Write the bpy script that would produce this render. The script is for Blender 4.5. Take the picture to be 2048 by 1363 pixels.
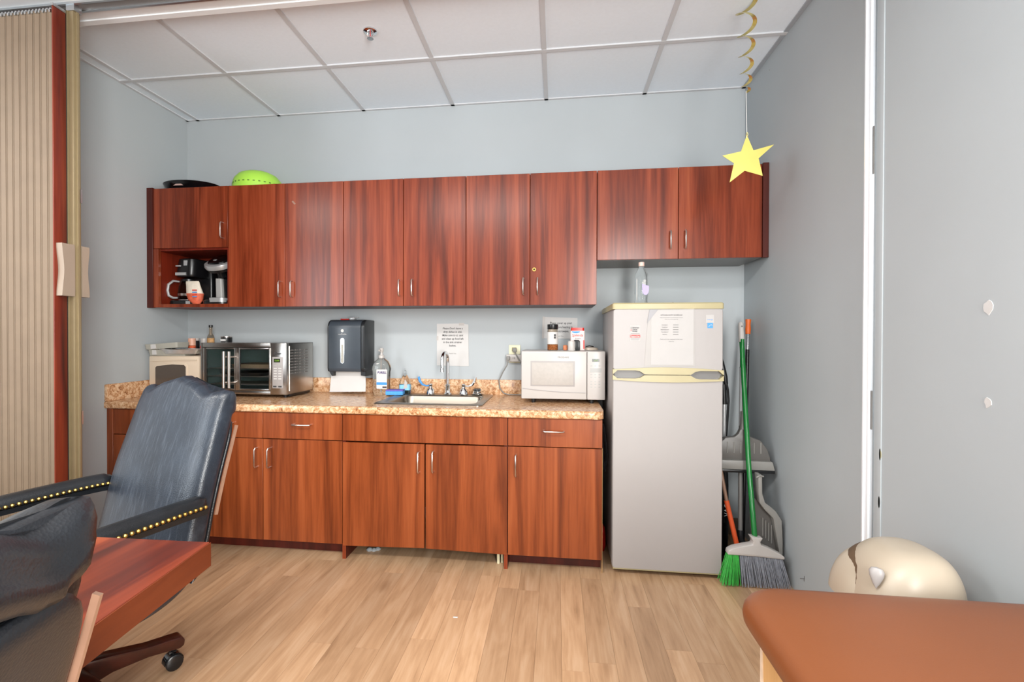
import bpy, bmesh, math, random
from mathutils import Vector, Matrix
random.seed(7)
S = bpy.context.scene
COL = S.collection
PI = math.pi
R = math.radians
for o in list(bpy.data.objects):
    bpy.data.objects.remove(o)

# ------------------------------------------------------------------ camera
CAM = Vector((1.4278, -3.0741, 1.2150))
yaw, pitch, roll, FPX, CX, CY = -0.125, -0.0083, 0.0016, 950.5, 993.755, 679.37
W_, H_ = 2048, 1363
cy_, sy_, cp_, sp_, cr_, sr_ = math.cos(yaw), math.sin(yaw), math.cos(pitch), math.sin(pitch), math.cos(roll), math.sin(roll)
r0 = Vector((cy_, -sy_, 0)); fw = Vector((sy_*cp_, cy_*cp_, sp_)); u0 = Vector((-sy_*sp_, -cy_*sp_, cp_))
rt = r0*cr_ + u0*sr_; up = u0*cr_ - r0*sr_
cd = bpy.data.cameras.new('camera'); cam = bpy.data.objects.new('camera', cd); COL.objects.link(cam)
cam.matrix_world = Matrix(((rt.x, up.x, -fw.x, CAM.x), (rt.y, up.y, -fw.y, CAM.y), (rt.z, up.z, -fw.z, CAM.z), (0, 0, 0, 1)))
cd.sensor_width = 36; cd.lens = FPX*36/W_
cd.shift_x = (W_/2-CX)/W_; cd.shift_y = (CY-H_/2)/W_
cd.clip_start = 0.02
S.camera = cam

# ------------------------------------------------------------------ world, lights, exposure
wd = bpy.data.worlds.new('world'); S.world = wd; wd.use_nodes = True
bg = wd.node_tree.nodes['Background']
bg.inputs[0].default_value = (0.95, 0.98, 1.0, 1); bg.inputs[1].default_value = 1.35
S.view_settings.view_transform = 'Standard'; S.view_settings.look = 'None'
S.view_settings.exposure = -0.12; S.view_settings.gamma = 1.0
S.view_settings.use_curve_mapping = False

def area(name, loc, target, sx, sy, power, color):
    l = bpy.data.lights.new(name, 'AREA'); l.shape = 'RECTANGLE'; l.size = sx; l.size_y = sy
    l.energy = power; l.color = color
    o = bpy.data.objects.new(name, l); COL.objects.link(o); o.location = loc
    d = Vector(target)-Vector(loc); o.rotation_euler = d.to_track_quat('-Z', 'Y').to_euler()
    return o
area('window_and_fill', (-2.2, -4.2, 1.65), (0.4, 0, 1.35), 1.2, 1.4, 50, (0.88, 0.95, 1.0))
area('window_and_fill', (2.5, -4.10, 1.5), (-1.17, -0.9, 1.5), 1.5, 1.8, 310, (1.0, 0.985, 0.95))  # unseen fill from the right, added to brighten the left wall
area('added_ceiling_fill', (0.6, -3.0, 2.69), (0.6, -3.3, 0), 1.2, 0.6, 82, (1.0, 0.97, 0.92))  # unseen overhead fill, added to light the floor and bounce onto the ceiling
area('added_ceiling_fill', (-1.6, -3.0, 2.69), (-1.6, -3.3, 0), 1.2, 0.6, 82, (1.0, 0.96, 0.90))  # second added overhead fill, out of view

# ------------------------------------------------------------------ materials
def lin(h):
    if isinstance(h, str):
        h = h.lstrip('#'); c = [int(h[i:i+2], 16)/255 for i in (0, 2, 4)]
    else: c = h
    return tuple((x/12.92 if x <= 0.04045 else ((x+0.055)/1.055)**2.4) for x in c)+(1,)
def base_mat(name):
    m = bpy.data.materials.new(name); m.use_nodes = True
    nt = m.node_tree; return m, nt, nt.nodes['Principled BSDF']
def N(nt, t, **kw):
    n = nt.nodes.new(t)
    for k, v in kw.items(): setattr(n, k, v)
    return n
def coords(nt, scale=(1, 1, 1), rnd=True, kind='Object'):
    tc = N(nt, 'ShaderNodeTexCoord'); mp = N(nt, 'ShaderNodeMapping')
    mp.inputs['Scale'].default_value = scale
    nt.links.new(tc.outputs[kind], mp.inputs['Vector'])
    if rnd:
        oi = N(nt, 'ShaderNodeObjectInfo'); mu = N(nt, 'ShaderNodeMath', operation='MULTIPLY'); mu.inputs[1].default_value = 37.0
        nt.links.new(oi.outputs['Random'], mu.inputs[0]); nt.links.new(mu.outputs[0], mp.inputs['Location'])
    return mp.outputs[0]
def ramp(nt, fac, stops):
    r = N(nt, 'ShaderNodeValToRGB'); e = r.color_ramp.elements
    while len(e) < len(stops): e.new(0.5)
    for i, (p, c) in enumerate(stops): e[i].position = p; e[i].color = lin(c)
    nt.links.new(fac, r.inputs[0]); return r.outputs[0]
def bump(nt, b, height, strength, dist=0.002):
    n = N(nt, 'ShaderNodeBump'); n.inputs['Strength'].default_value = strength; n.inputs['Distance'].default_value = dist
    nt.links.new(height, n.inputs['Height']); nt.links.new(n.outputs[0], b.inputs['Normal'])
def noise(nt, vec, sc, det=3, rough=0.5, dist=0):
    n = N(nt, 'ShaderNodeTexNoise'); n.inputs['Scale'].default_value = sc; n.inputs['Detail'].default_value = det
    n.inputs['Roughness'].default_value = rough; n.inputs['Distortion'].default_value = dist
    nt.links.new(vec, n.inputs['Vector']); return n.outputs['Fac']
def plain(name, col, rough=0.5, metal=0.0, var=0.06, sc=8, bmp=0.0, bsc=200, coat=0.0, spec=0.5):
    m, nt, b = base_mat(name)
    c = lin(col)
    v = coords(nt, rnd=False)
    f = noise(nt, v, sc, 3)
    r = N(nt, 'ShaderNodeValToRGB'); e = r.color_ramp.elements
    e[0].position = .3; e[1].position = .7
    e[0].color = tuple(x*(1-var) for x in c[:3])+(1,); e[1].color = tuple(min(1, x*(1+var)) for x in c[:3])+(1,)
    nt.links.new(f, r.inputs[0]); nt.links.new(r.outputs[0], b.inputs['Base Color'])
    b.inputs['Roughness'].default_value = rough; b.inputs['Metallic'].default_value = metal
    b.inputs['Specular IOR Level'].default_value = spec
    b.inputs['Coat Weight'].default_value = coat
    if bmp: bump(nt, b, noise(nt, v, bsc, 3), bmp)
    return m
def glass(name, col='#ffffff', rough=0.02, ior=1.45, alpha=None):
    m, nt, b = base_mat(name)
    b.inputs['Base Color'].default_value = lin(col); b.inputs['Roughness'].default_value = rough
    b.inputs['Transmission Weight'].default_value = 1.0; b.inputs['IOR'].default_value = ior
    return m
def emit(name, col, st):
    m, nt, b = base_mat(name)
    b.inputs['Base Color'].default_value = lin('#101510')
    b.inputs['Emission Color'].default_value = lin(col); b.inputs['Emission Strength'].default_value = st
    return m
def wood(name, stops, axis='z', rough=0.3, sc=1.0, coat=0.0, fine=0.25):
    m, nt, b = base_mat(name)
    k = {'z': (1, 1, .045), 'x': (.045, 1, 1), 'y': (1, .045, 1)}[axis]
    v = coords(nt, tuple(a*sc for a in k))
    f1 = noise(nt, v, 13, 4, .5, 1.2)
    f2 = noise(nt, v, 95, 4, .6, .2)
    mx = N(nt, 'ShaderNodeMix'); mx.data_type = 'FLOAT'; mx.inputs[0].default_value = fine
    nt.links.new(f1, mx.inputs[2]); nt.links.new(f2, mx.inputs[3])
    c = ramp(nt, mx.outputs[0], stops)
    nt.links.new(c, b.inputs['Base Color'])
    b.inputs['Roughness'].default_value = rough; b.inputs['Coat Weight'].default_value = coat
    b.inputs['Specular IOR Level'].default_value = .35
    b.inputs['Coat Roughness'].default_value = .12
    bump(nt, b, f2, .04, .001)
    return m
CH = [(.28, '#4a1c0e'), (.42, '#662916'), (.52, '#7e361e'), (.62, '#8c4126'), (.76, '#9a5032')]
CB = [(.28, '#55240f'), (.42, '#723518'), (.52, '#874220'), (.62, '#924b27'), (.76, '#9e5830')]
M = {}
M['cherry_up'] = wood('cherry_upper', CH, 'z', .25)
M['cherry_base'] = wood('cherry_base', CB, 'z', .32)
M['cherry_dark'] = wood('cherry_edge', [(.3, '#35110b'), (.7, '#5a1f14')], 'z', .4)
M['cherry_in'] = wood('cherry_inside', [(.3, '#5a1a0e'), (.7, '#7d2814')], 'z', .45)
M['cherry_h'] = wood('cherry_false_front', CB, 'z', .32)
M['red_wood'] = wood('red_lacquered_wood', [(.30, '#34100a'), (.44, '#591d12'), (.56, '#722c1b'), (.72, '#873d20')], 'z', .35, .9)
M['table'] = wood('table_rosewood', [(.30, '#351712'), (.42, '#511e14'), (.52, '#6e2d1a'), (.62, '#80371f'), (.76, '#92492a')], 'y', .36, .7, .25, .1)
M['table_edge'] = wood('table_edge_wood', [(.3, '#4f2111'), (.7, '#6b3118')], 'y', .35)
M['chair_wood'] = wood('chair_mahogany', [(.3, '#260d08'), (.7, '#451a10')], 'x', .3, 1, .3)
M['strip_wood'] = plain('pale_wood_strip', '#8c6b58', .3, 0, .08, 30, coat=.3)
M['pale_wood'] = wood('pale_maple_panel', [(.3, '#c79a63'), (.7, '#dcb27a')], 'z', .45)
def wallmat(name, col):
    m, nt, b = base_mat(name)
    v = coords(nt, rnd=False)
    f = noise(nt, v, 1.3, 3)
    c = lin(col); r = N(nt, 'ShaderNodeValToRGB'); e = r.color_ramp.elements
    e[0].position = .35; e[1].position = .65
    e[0].color = tuple(x*.97 for x in c[:3])+(1,); e[1].color = tuple(x*1.03 for x in c[:3])+(1,)
    nt.links.new(f, r.inputs[0])
    # small scuff and nail-hole specks
    vo = N(nt, 'ShaderNodeTexVoronoi'); vo.inputs['Scale'].default_value = 3.2; nt.links.new(v, vo.inputs['Vector'])
    lt = N(nt, 'ShaderNodeMath', operation='LESS_THAN'); lt.inputs[1].default_value = .013
    nt.links.new(vo.outputs['Distance'], lt.inputs[0])
    mx = N(nt, 'ShaderNodeMix'); mx.data_type = 'RGBA'; nt.links.new(lt.outputs[0], mx.inputs[0])
    nt.links.new(r.outputs[0], mx.inputs[6]); mx.inputs[7].default_value = lin('#8b8a86')
    nt.links.new(mx.outputs[2], b.inputs['Base Color']); b.inputs['Roughness'].default_value = .62
    bump(nt, b, noise(nt, v, 260, 2), .05, .001)
    return m
M['wall'] = wallmat('grey_wall_paint', '#aeb4b7')
M['tile'] = plain('ceiling_tile_white', '#eaf3fb', .9, 0, .012, 60, .15, 320)
M['grid'] = plain('ceiling_grid_white', '#cdcfd2', .5, 0, .01)
M['angle'] = plain('ceiling_wall_angle', '#a5aab0', .5, 0, .01)
M['header'] = plain('header_white_paint', '#dcdddd', .6, 0, .01)
M['alu'] = plain('brushed_aluminium', '#c9cdd0', .3, 1, .03, 20)
M['alu_white'] = plain('bright_white_channel', '#e9ecf0', .35, .2, .01)
M['beige_metal'] = plain('beige_metal', '#8f8062', .4, .3, .03, 30)
M['pleat'] = plain('taupe_vinyl_pleat', '#766553', .5, 0, .05, 12)
M['handle_plastic'] = plain('taupe_plastic_handle', '#938475', .35, 0, .03)
M['dark'] = plain('dark_gap', '#151210', .8)
M['brass'] = plain('antique_brass', '#b59552', .28, 1, .1, 60)
M['nickel'] = plain('satin_nickel', '#d8cdc6', .28, 1, .03)
M['chrome'] = plain('chrome', '#e2e4e6', .08, 1, .02)
M['steel'] = plain('stainless_steel', '#b9b6b2', .26, 1, .05, 4)
M['steel_sink'] = plain('sink_steel', '#a1978b', .36, 1, .04, 4)
M['white'] = plain('white_plastic', '#bab5b1', .35, 0, .015)
M['white_app'] = plain('white_enamel', '#a19c9a', .42, 0, .012, 3)
M['cream'] = plain('yellowed_cream_plastic', '#aba07a', .4, 0, .05, 6)
M['beige_app'] = plain('almond_plastic', '#dccab4', .4, 0, .015, 3)
M['bin'] = plain('beige_bin_plastic', '#aea18f', .38, 0, .02, 4)
M['black'] = plain('black_plastic', '#141416', .3, 0, .05)
M['blackgloss'] = plain('black_gloss', '#0c0c0e', .12, 0, .05)
M['charcoal'] = plain('smoked_dispenser_plastic', '#3c434b', .28, 0, .06, 12)
M['charcoal_d'] = plain('dark_dispenser_side', '#1f2124', .3, 0, .05)
M['pan_grey'] = plain('dustpan_grey', '#5d5a57', .4, 0, .04)
M['pan_light'] = plain('dustpan_light_grey', '#85837f', .4, 0, .04)
M['grey'] = plain('grey_plastic', '#6e6c6a', .4, 0, .04)
M['grey_l'] = plain('light_grey_plastic', '#a5a4a2', .4, 0, .04)
M['silver'] = plain('silver_plastic', '#b9babb', .3, .5, .04)
M['paper_toned'] = plain('toned_down_paper', '#b4b1af', .6, 0, .015, 20)  # white paper in a darker copy, offsetting the strong light on the fridge
M['paper'] = plain('white_paper', '#cac8c6', .7, 0, .015, 20)
M['papergrey'] = plain('grey_card', '#a8a69c', .7, 0, .05, 20)
M['ink'] = plain('black_ink', '#3a3a3c', .7)
M['ink_d'] = plain('dark_ink', '#26242c', .7)
M['red'] = plain('red_plastic', '#c8281f', .35)
M['redink'] = plain('red_print', '#d23b34', .5)
M['blueprint'] = plain('blue_print', '#3f8fd6', .5)
M['purple'] = plain('lilac_label', '#b3a6d6', .5)
M['purpleink'] = plain('navy_ink', '#41336c', .5)
M['orange'] = plain('orange_plastic', '#d4552a', .4, 0, .05)
M['orange_cap'] = plain('orange_rubber', '#d8641f', .45, 0, .05)
M['green'] = plain('green_enamel_tube', '#0f6b2b', .22, 0, .05)
M['lime'] = plain('lime_silicone', '#a6dc4c', .45, 0, .04)
M['bristle_g'] = plain('green_bristle', '#3fae48', .5, 0, .2, 60)
M['bristle_s'] = plain('grey_bristle', '#8b8f99', .5, 0, .2, 60)
M['bristle_d'] = plain('dark_bristle', '#3a3a3c', .5, 0, .2, 60)
M['gold'] = plain('gold_foil', '#f2e096', .25, .85, .05, 10)
M['gold_flat'] = plain('gold_star_foil', '#ecdc78', .3, .5, .03, 10, .5, 7)
M['string'] = plain('white_string', '#eceae6', .6)
M['sponge'] = plain('blue_sponge', '#4f9be0', .85, 0, .08, 80, .4, 150)
M['sponge_v'] = plain('violet_scouring_face', '#6f63b8', .9, 0, .1, 90, .5, 150)
M['soap'] = glass('blue_soap', '#7fc4ea', .02, 1.36)
M['clear'] = glass('clear_plastic', '#fbfdfd', .03, 1.2)
M['gel'] = glass('clear_gel', '#f6f8f6', .02, 1.33)
M['pane'] = glass('oven_glass', '#eef4f4', .02, 1.1)
M['smoke'] = plain('smoked_microwave_window', '#544a42', .12, 0, .03)
M['mwindow'] = plain('grey_mesh_window', '#aea8a2', .5, 0, .04, 60)
M['coffee_glass'] = glass('carafe_glass', '#d8c8b4', .02, 1.2)
M['vinyl'] = plain('brown_vinyl', '#7d4727', .42, 0, .05, 2.5, .08, 500)
M['lcd_green'] = emit('green_lcd', '#9fd23a', .8)
M['lcd_dark'] = plain('dark_lcd', '#20261a', .2)
M['spice'] = plain('chilli_flakes', '#b9794a', .8, 0, .5, 160)
M['amber'] = plain('dark_sauce', '#4a2a14', .2, 0, .1)
M['orangefill'] = plain('orange_seasoning', '#e0663c', .7, 0, .08, 40)
M['ivory'] = plain('ivory_outlet', '#dcd6b4', .4)
M['cordgrey'] = plain('grey_cord', '#7e7c78', .5)
M['brownbase'] = plain('brown_baseboard', '#7a6a58', .6)
M['steel_dark'] = plain('oven_cavity', '#71807e', .4, .4, .1)
M['enamel_tray'] = plain('oven_tray', '#8f7c66', .4, .4, .1)
M['dirt'] = plain('dirty_subfloor', '#8a5a34', .8, 0, .3, 14)

def leather(name, c0, c1, rough, streak):
    m, nt, b = base_mat(name)
    v = coords(nt, rnd=False)
    f = noise(nt, v, 5, 4, .6)
    c = ramp(nt, f, [(.35, c0), (.7, c1)])
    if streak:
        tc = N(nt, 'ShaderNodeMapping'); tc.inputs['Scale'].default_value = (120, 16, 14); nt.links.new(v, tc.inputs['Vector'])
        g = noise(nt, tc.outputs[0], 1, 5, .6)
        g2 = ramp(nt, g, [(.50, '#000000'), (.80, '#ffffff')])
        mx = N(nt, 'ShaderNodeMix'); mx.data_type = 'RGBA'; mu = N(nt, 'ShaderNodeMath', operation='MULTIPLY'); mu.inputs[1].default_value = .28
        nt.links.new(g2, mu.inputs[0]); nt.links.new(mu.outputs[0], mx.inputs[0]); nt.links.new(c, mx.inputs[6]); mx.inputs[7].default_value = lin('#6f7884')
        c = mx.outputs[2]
    nt.links.new(c, b.inputs['Base Color'])
    b.inputs['Roughness'].default_value = rough
    vo = N(nt, 'ShaderNodeTexVoronoi'); vo.inputs['Scale'].default_value = 260; nt.links.new(v, vo.inputs['Vector'])
    bump(nt, b, vo.outputs['Distance'], .22, .0015)
    return m
M['leather'] = leather('black_leather', '#15171a', '#1f2227', .34, False)
M['leather_worn_sheen'] = leather('worn_leather_blue_sheen', '#1b212a', '#29313c', .34, True)  # streaks are wear; the bluish base paints in the daylight sheen

def granite(name):
    m, nt, b = base_mat(name)
    v = coords(nt, rnd=False)
    f = noise(nt, v, 46, 5, .75, .8)
    c = ramp(nt, f, [(.34, '#7d4f33'), (.43, '#b48258'), (.52, '#cfa37b'), (.60, '#e2c4a2'), (.72, '#c08f64')])
    vo = N(nt, 'ShaderNodeTexVoronoi'); vo.inputs['Scale'].default_value = 70; nt.links.new(v, vo.inputs['Vector'])
    f3 = noise(nt, v, 21, 4, .7)
    s = ramp(nt, f3, [(.60, '#000000'), (.70, '#ffffff')])
    d = ramp(nt, vo.outputs['Distance'], [(.12, '#ffffff'), (.24, '#000000')])
    mu = N(nt, 'ShaderNodeMath', operation='MULTIPLY'); nt.links.new(s, mu.inputs[0]); nt.links.new(d, mu.inputs[1])
    mx = N(nt, 'ShaderNodeMix'); mx.data_type = 'RGBA'; nt.links.new(mu.outputs[0], mx.inputs[0])
    nt.links.new(c, mx.inputs[6]); mx.inputs[7].default_value = lin('#4a3426')
    nt.links.new(mx.outputs[2], b.inputs['Base Color']); b.inputs['Roughness'].default_value = .22
    return m
M['granite'] = granite('granite_laminate')

def plankmat():
    m, nt, b = base_mat('oak_laminate')
    oi = N(nt, 'ShaderNodeObjectInfo')
    v = coords(nt, (1, .06, 1))
    v2 = coords(nt, (1, .16, 1))
    f1 = noise(nt, v, 60, 5, .6, .4)
    f2 = noise(nt, v2, 13, 3, .5, 1.5)
    mx = N(nt, 'ShaderNodeMix'); mx.data_type = 'FLOAT'; mx.inputs[0].default_value = .5
    nt.links.new(f1, mx.inputs[2]); nt.links.new(f2, mx.inputs[3])
    c = ramp(nt, mx.outputs[0], [(.28, '#8d6c4e'), (.40, '#b28d6b'), (.52, '#c09b78'), (.70, '#cdac8c')])
    vk = N(nt, 'ShaderNodeTexVoronoi'); vk.inputs['Scale'].default_value = 4.2; nt.links.new(coords(nt, (1, .42, 1)), vk.inputs['Vector'])
    kf = ramp(nt, vk.outputs['Distance'], [(.02, '#ffffff'), (.13, '#000000')])
    km = N(nt, 'ShaderNodeMath', operation='MULTIPLY'); km.inputs[1].default_value = .6; nt.links.new(kf, km.inputs[0])
    kx = N(nt, 'ShaderNodeMix'); kx.data_type = 'RGBA'; nt.links.new(km.outputs[0], kx.inputs[0]); nt.links.new(c, kx.inputs[6]); kx.inputs[7].default_value = lin('#8a6546'); c = kx.outputs[2]
    hv = N(nt, 'ShaderNodeHueSaturation')
    mr = N(nt, 'ShaderNodeMapRange'); mr.inputs[3].default_value = .80; mr.inputs[4].default_value = 1.08
    nt.links.new(oi.outputs['Random'], mr.inputs[0]); nt.links.new(mr.outputs[0], hv.inputs['Value']); nt.links.new(c, hv.inputs['Color'])
    nt.links.new(hv.outputs[0], b.inputs['Base Color'])
    b.inputs['Roughness'].default_value = .36
    bump(nt, b, f1, .03, .001)
    return m
M['plank'] = plankmat()

# ------------------------------------------------------------------ geometry helpers
BASE = {}
class MB:
    def __init__(s): s.v = []; s.f = []
    def add(s, vs, fs):
        k = len(s.v); s.v += [tuple(p) for p in vs]; s.f += [tuple(i+k for i in f) for f in fs]; return s
    def bm(s, bm_):
        bm_.verts.index_update(); s.add([v.co[:] for v in bm_.verts], [[v.index for v in f.verts] for f in bm_.faces]); bm_.free(); return s
    def box(s, x0, y0, z0, x1, y1, z1, bev=0, seg=2):
        if x0 > x1: x0, x1 = x1, x0
        if y0 > y1: y0, y1 = y1, y0
        if z0 > z1: z0, z1 = z1, z0
        b = bmesh.new(); bmesh.ops.create_cube(b, size=1)
        for v in b.verts:
            v.co = Vector(((x0+x1)/2+v.co.x*(x1-x0), (y0+y1)/2+v.co.y*(y1-y0), (z0+z1)/2+v.co.z*(z1-z0)))
        bev = min(bev, .45*min(x1-x0, y1-y0, z1-z0))
        if bev > 0: bmesh.ops.bevel(b, geom=b.edges[:], offset=bev, segments=seg, affect='EDGES', profile=.5)
        return s.bm(b)
    def tube(s, pts, r, n=10, caps=True):
        pts = [Vector(p) for p in pts]; rs = r if isinstance(r, (list, tuple)) else [r]*len(pts)
        t0 = (pts[1]-pts[0]).normalized()
        a = Vector((0, 0, 1)) if abs(t0.z) < .9 else Vector((1, 0, 0))
        nrm = t0.cross(a).normalized(); vs = []; fs = []
        for i, p in enumerate(pts):
            if i == 0: t = t0
            elif i == len(pts)-1: t = (pts[i]-pts[i-1]).normalized()
            else: t = ((pts[i+1]-pts[i]).normalized()+(pts[i]-pts[i-1]).normalized()).normalized()
            nrm = (nrm-t*nrm.dot(t)).normalized(); bn = t.cross(nrm)
            for j in range(n):
                an = 2*PI*j/n; vs.append(p+(nrm*math.cos(an)+bn*math.sin(an))*rs[i])
        m = len(pts)
        for i in range(m-1):
            for j in range(n):
                fs.append((i*n+j, i*n+(j+1) % n, (i+1)*n+(j+1) % n, (i+1)*n+j))
        if caps: fs.append(tuple(range(n-1, -1, -1))); fs.append(tuple(range((m-1)*n, m*n)))
        return s.add(vs, fs)
    def lathe(s, prof, c=(0, 0, 0), n=24, axis='z', sx=1, sy=1):
        vs = []; fs = []
        for (r, z) in prof:
            for j in range(n):
                a = 2*PI*j/n; x, y = r*math.cos(a)*sx, r*math.sin(a)*sy
                p = {'z': (x, y, z), 'y': (x, z, y), 'x': (z, x, y)}[axis]
                vs.append((c[0]+p[0], c[1]+p[1], c[2]+p[2]))
        m = len(prof)
        for i in range(m-1):
            for j in range(n): fs.append((i*n+j, i*n+(j+1) % n, (i+1)*n+(j+1) % n, (i+1)*n+j))
        if prof[0][0] > 0: fs.append(tuple(range(n-1, -1, -1)))
        if prof[-1][0] > 0: fs.append(tuple(range((m-1)*n, m*n)))
        return s.add(vs, fs)
    def prism(s, poly, a0, a1, axis='y', bev=0):
        # poly in the two other axes: axis y -> (x,z); axis z -> (x,y); axis x -> (y,z)
        def P(p, a): return {'y': (p[0], a, p[1]), 'z': (p[0], p[1], a), 'x': (a, p[0], p[1])}[axis]
        n = len(poly); vs = [P(p, a0) for p in poly]+[P(p, a1) for p in poly]
        fs = [tuple(range(n)), tuple(range(2*n-1, n-1, -1))]+[(i, i+n, (i+1) % n+n, (i+1) % n) for i in range(n)]
        if bev:
            b = bmesh.new(); bv = [b.verts.new(v) for v in vs]
            for f in fs: b.faces.new([bv[i] for i in f])
            bmesh.ops.recalc_face_normals(b, faces=b.faces[:])
            bmesh.ops.bevel(b, geom=b.edges[:], offset=bev, segments=2, affect='EDGES', profile=.5)
            return s.bm(b)
        return s.add(vs, fs)
    def rings(s, rl, cap0=True, cap1=True):
        n = len(rl[0]); vs = [p for r in rl for p in r]; fs = []
        for i in range(len(rl)-1):
            for j in range(n): fs.append((i*n+j, i*n+(j+1) % n, (i+1)*n+(j+1) % n, (i+1)*n+j))
        if cap0: fs.append(tuple(range(n-1, -1, -1)))
        if cap1: fs.append(tuple(range((len(rl)-1)*n, len(rl)*n)))
        return s.add(vs, fs)
    def rr(s, levels, axis='z', n=5, cap0=True, cap1=True):
        # levels: (a0,b0,a1,b1,radius,level) rounded rectangles stacked along axis
        rl = []
        for (a0, b0, a1, b1, r, l) in levels:
            r = max(1e-4, min(r, (a1-a0)/2-1e-5, (b1-b0)/2-1e-5)); ring = []
            for (cx, cy, st) in ((a1-r, b1-r, 0), (a0+r, b1-r, PI/2), (a0+r, b0+r, PI), (a1-r, b0+r, 1.5*PI)):
                for k in range(n+1):
                    an = st+PI/2*k/n; p = (cx+r*math.cos(an), cy+r*math.sin(an))
                    ring.append({'z': (p[0], p[1], l), 'y': (p[0], l, p[1]), 'x': (l, p[0], p[1])}[axis])
            rl.append(ring)
        return s.rings(rl, cap0, cap1)
    def sphere(s, c, r, n=10, sz=1):
        return s.lathe([(max(1e-4, r*math.sin(PI*i/n)) if 0 < i < n else 1e-4, -r*sz*math.cos(PI*i/n)) for i in range(n+1)], c, n*2)
    def move(s, m):
        s.v = [tuple(m @ Vector(p)) for p in s.v]; return s

def thing(name, label, cat, loc=(0, 0, 0), rz=0, group=None):
    o = bpy.data.objects.new(name, None); COL.objects.link(o); o.empty_display_size = .05
    o.location = loc; o.rotation_euler = (0, 0, rz); o['label'] = label; o['category'] = cat
    if group: o['group'] = group
    BASE[o.name] = Matrix.Translation(Vector(loc)) @ Matrix.Rotation(rz, 4, 'Z')
    return o
def obj(name, mb, mat, parent=None, local=False, smooth=True, ang=38, label=None, kind=None, fix=True):
    me = bpy.data.meshes.new(name); o = bpy.data.objects.new(name, me); COL.objects.link(o)
    vs = mb.v
    if parent is not None:
        B = BASE[parent.name]; BASE[o.name] = B; o.parent = parent
        if not local:
            Bi = B.inverted(); vs = [tuple(Bi @ Vector(p)) for p in vs]
    else:
        BASE[o.name] = Matrix.Identity(4)
    me.from_pydata(vs, [], mb.f)
    if fix:
        b = bmesh.new(); b.from_mesh(me); bmesh.ops.recalc_face_normals(b, faces=b.faces[:]); b.to_mesh(me); b.free()
    me.update()
    if smooth: me.shade_smooth(); me.set_sharp_from_angle(angle=R(ang))
    me.materials.append(M[mat] if isinstance(mat, str) else mat)
    if label: o['label'] = label
    if kind: o['kind'] = kind
    return o
def tag(o, label, cat, group=None):
    o['label'] = label; o['category'] = cat
    if group: o['group'] = group
    return o
def solo(name, mb, mat, label, cat, group=None, **kw):
    # a thing that is one mesh: origin at the base centre
    xs = [p[0] for p in mb.v]; ys = [p[1] for p in mb.v]; zs = [p[2] for p in mb.v]
    c = Vector(((min(xs)+max(xs))/2, (min(ys)+max(ys))/2, min(zs)))
    mb.v = [tuple(Vector(p)-c) for p in mb.v]
    o = obj(name, mb, mat, None, **kw); o.location = c; BASE[o.name] = Matrix.Translation(c)
    return tag(o, label, cat, group)
def struct(name, mb, mat, parent=None, **kw):
    o = obj(name, mb, mat, parent, **kw)
    if parent is None: o['kind'] = 'structure'
    return o
def text(name, s, size, mat, parent, org, ux=(1, 0, 0), uy=(0, 0, 1), align='CENTER', shear=0, bold=0.0, sx=1.0):
    c = bpy.data.curves.new('lettering', 'FONT'); c.body = s; c.size = size; c.align_x = align; c.shear = shear
    c.offset = bold; c.resolution_u = 2; c.space_line = 1.0
    o = bpy.data.objects.new('lettering', c); COL.objects.link(o)
    dg = bpy.context.evaluated_depsgraph_get(); me0 = bpy.data.meshes.new_from_object(o.evaluated_get(dg))
    ux = Vector(ux); uy = Vector(uy); org = Vector(org)
    mb = MB(); mb.v = [tuple(org+ux*(v.co.x*sx)+uy*v.co.y) for v in me0.vertices]; mb.f = [tuple(p.vertices) for p in me0.polygons]
    bpy.data.objects.remove(o); bpy.data.curves.remove(c); bpy.data.meshes.remove(me0)
    return obj(name, mb, mat, parent, smooth=False, fix=False)

XL, XR, H = -1.1685, 2.5641, 2.7284
# ================================================================== STRUCTURE
floor = struct('floor', MB().box(-3.4, -3.8, -.06, XR+.12, .12, -.013), 'dirt')
random.seed(3)
w = .100; x = -1.35; tmpl = None
while x < XR:
    y = .0-random.uniform(0.05, .9)
    y1 = 0.0
    x1 = min(x+w, XR)
    while y1 > -2.75:
        y0 = max(y, -2.9)
        mb = MB().box(0, 0, -.012, x1-x-.0006, y1-y0-.0006, 0.0)
        o = obj('plank', mb, 'plank', floor, local=True, smooth=False); o.location = (x, y0, 0)
        y1 = y0; y = y0-random.choice([.62, .9, 1.2])
        if y1 <= -2.9: break
    x += w
obj('near_floor', MB().box(-3.4, -3.8, -.012, XR, -2.905, 0), 'plank', floor, smooth=False)
obj('near_floor', MB().box(-3.4, -2.9, -.012, -1.355, -1.1, 0), 'plank', floor, smooth=False)
wb = struct('wall_back', MB().box(XL-.12, 0, -.01, XR+.12, .12, 2.9), 'wall', smooth=False)
wl = struct('wall_left', MB().box(XL-.12, -1.10, -.01, XL, 0, 2.9), 'wall', smooth=False)
struct('wall_left_return', MB().box(-3.6, -1.10, -.01, XL-.12, -1.0, 2.9), 'wall', smooth=False)
wr = struct('wall_right', MB().box(XR, -3.9, -.01, XR+.12, 0, 2.9), 'wall', smooth=False)
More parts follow.
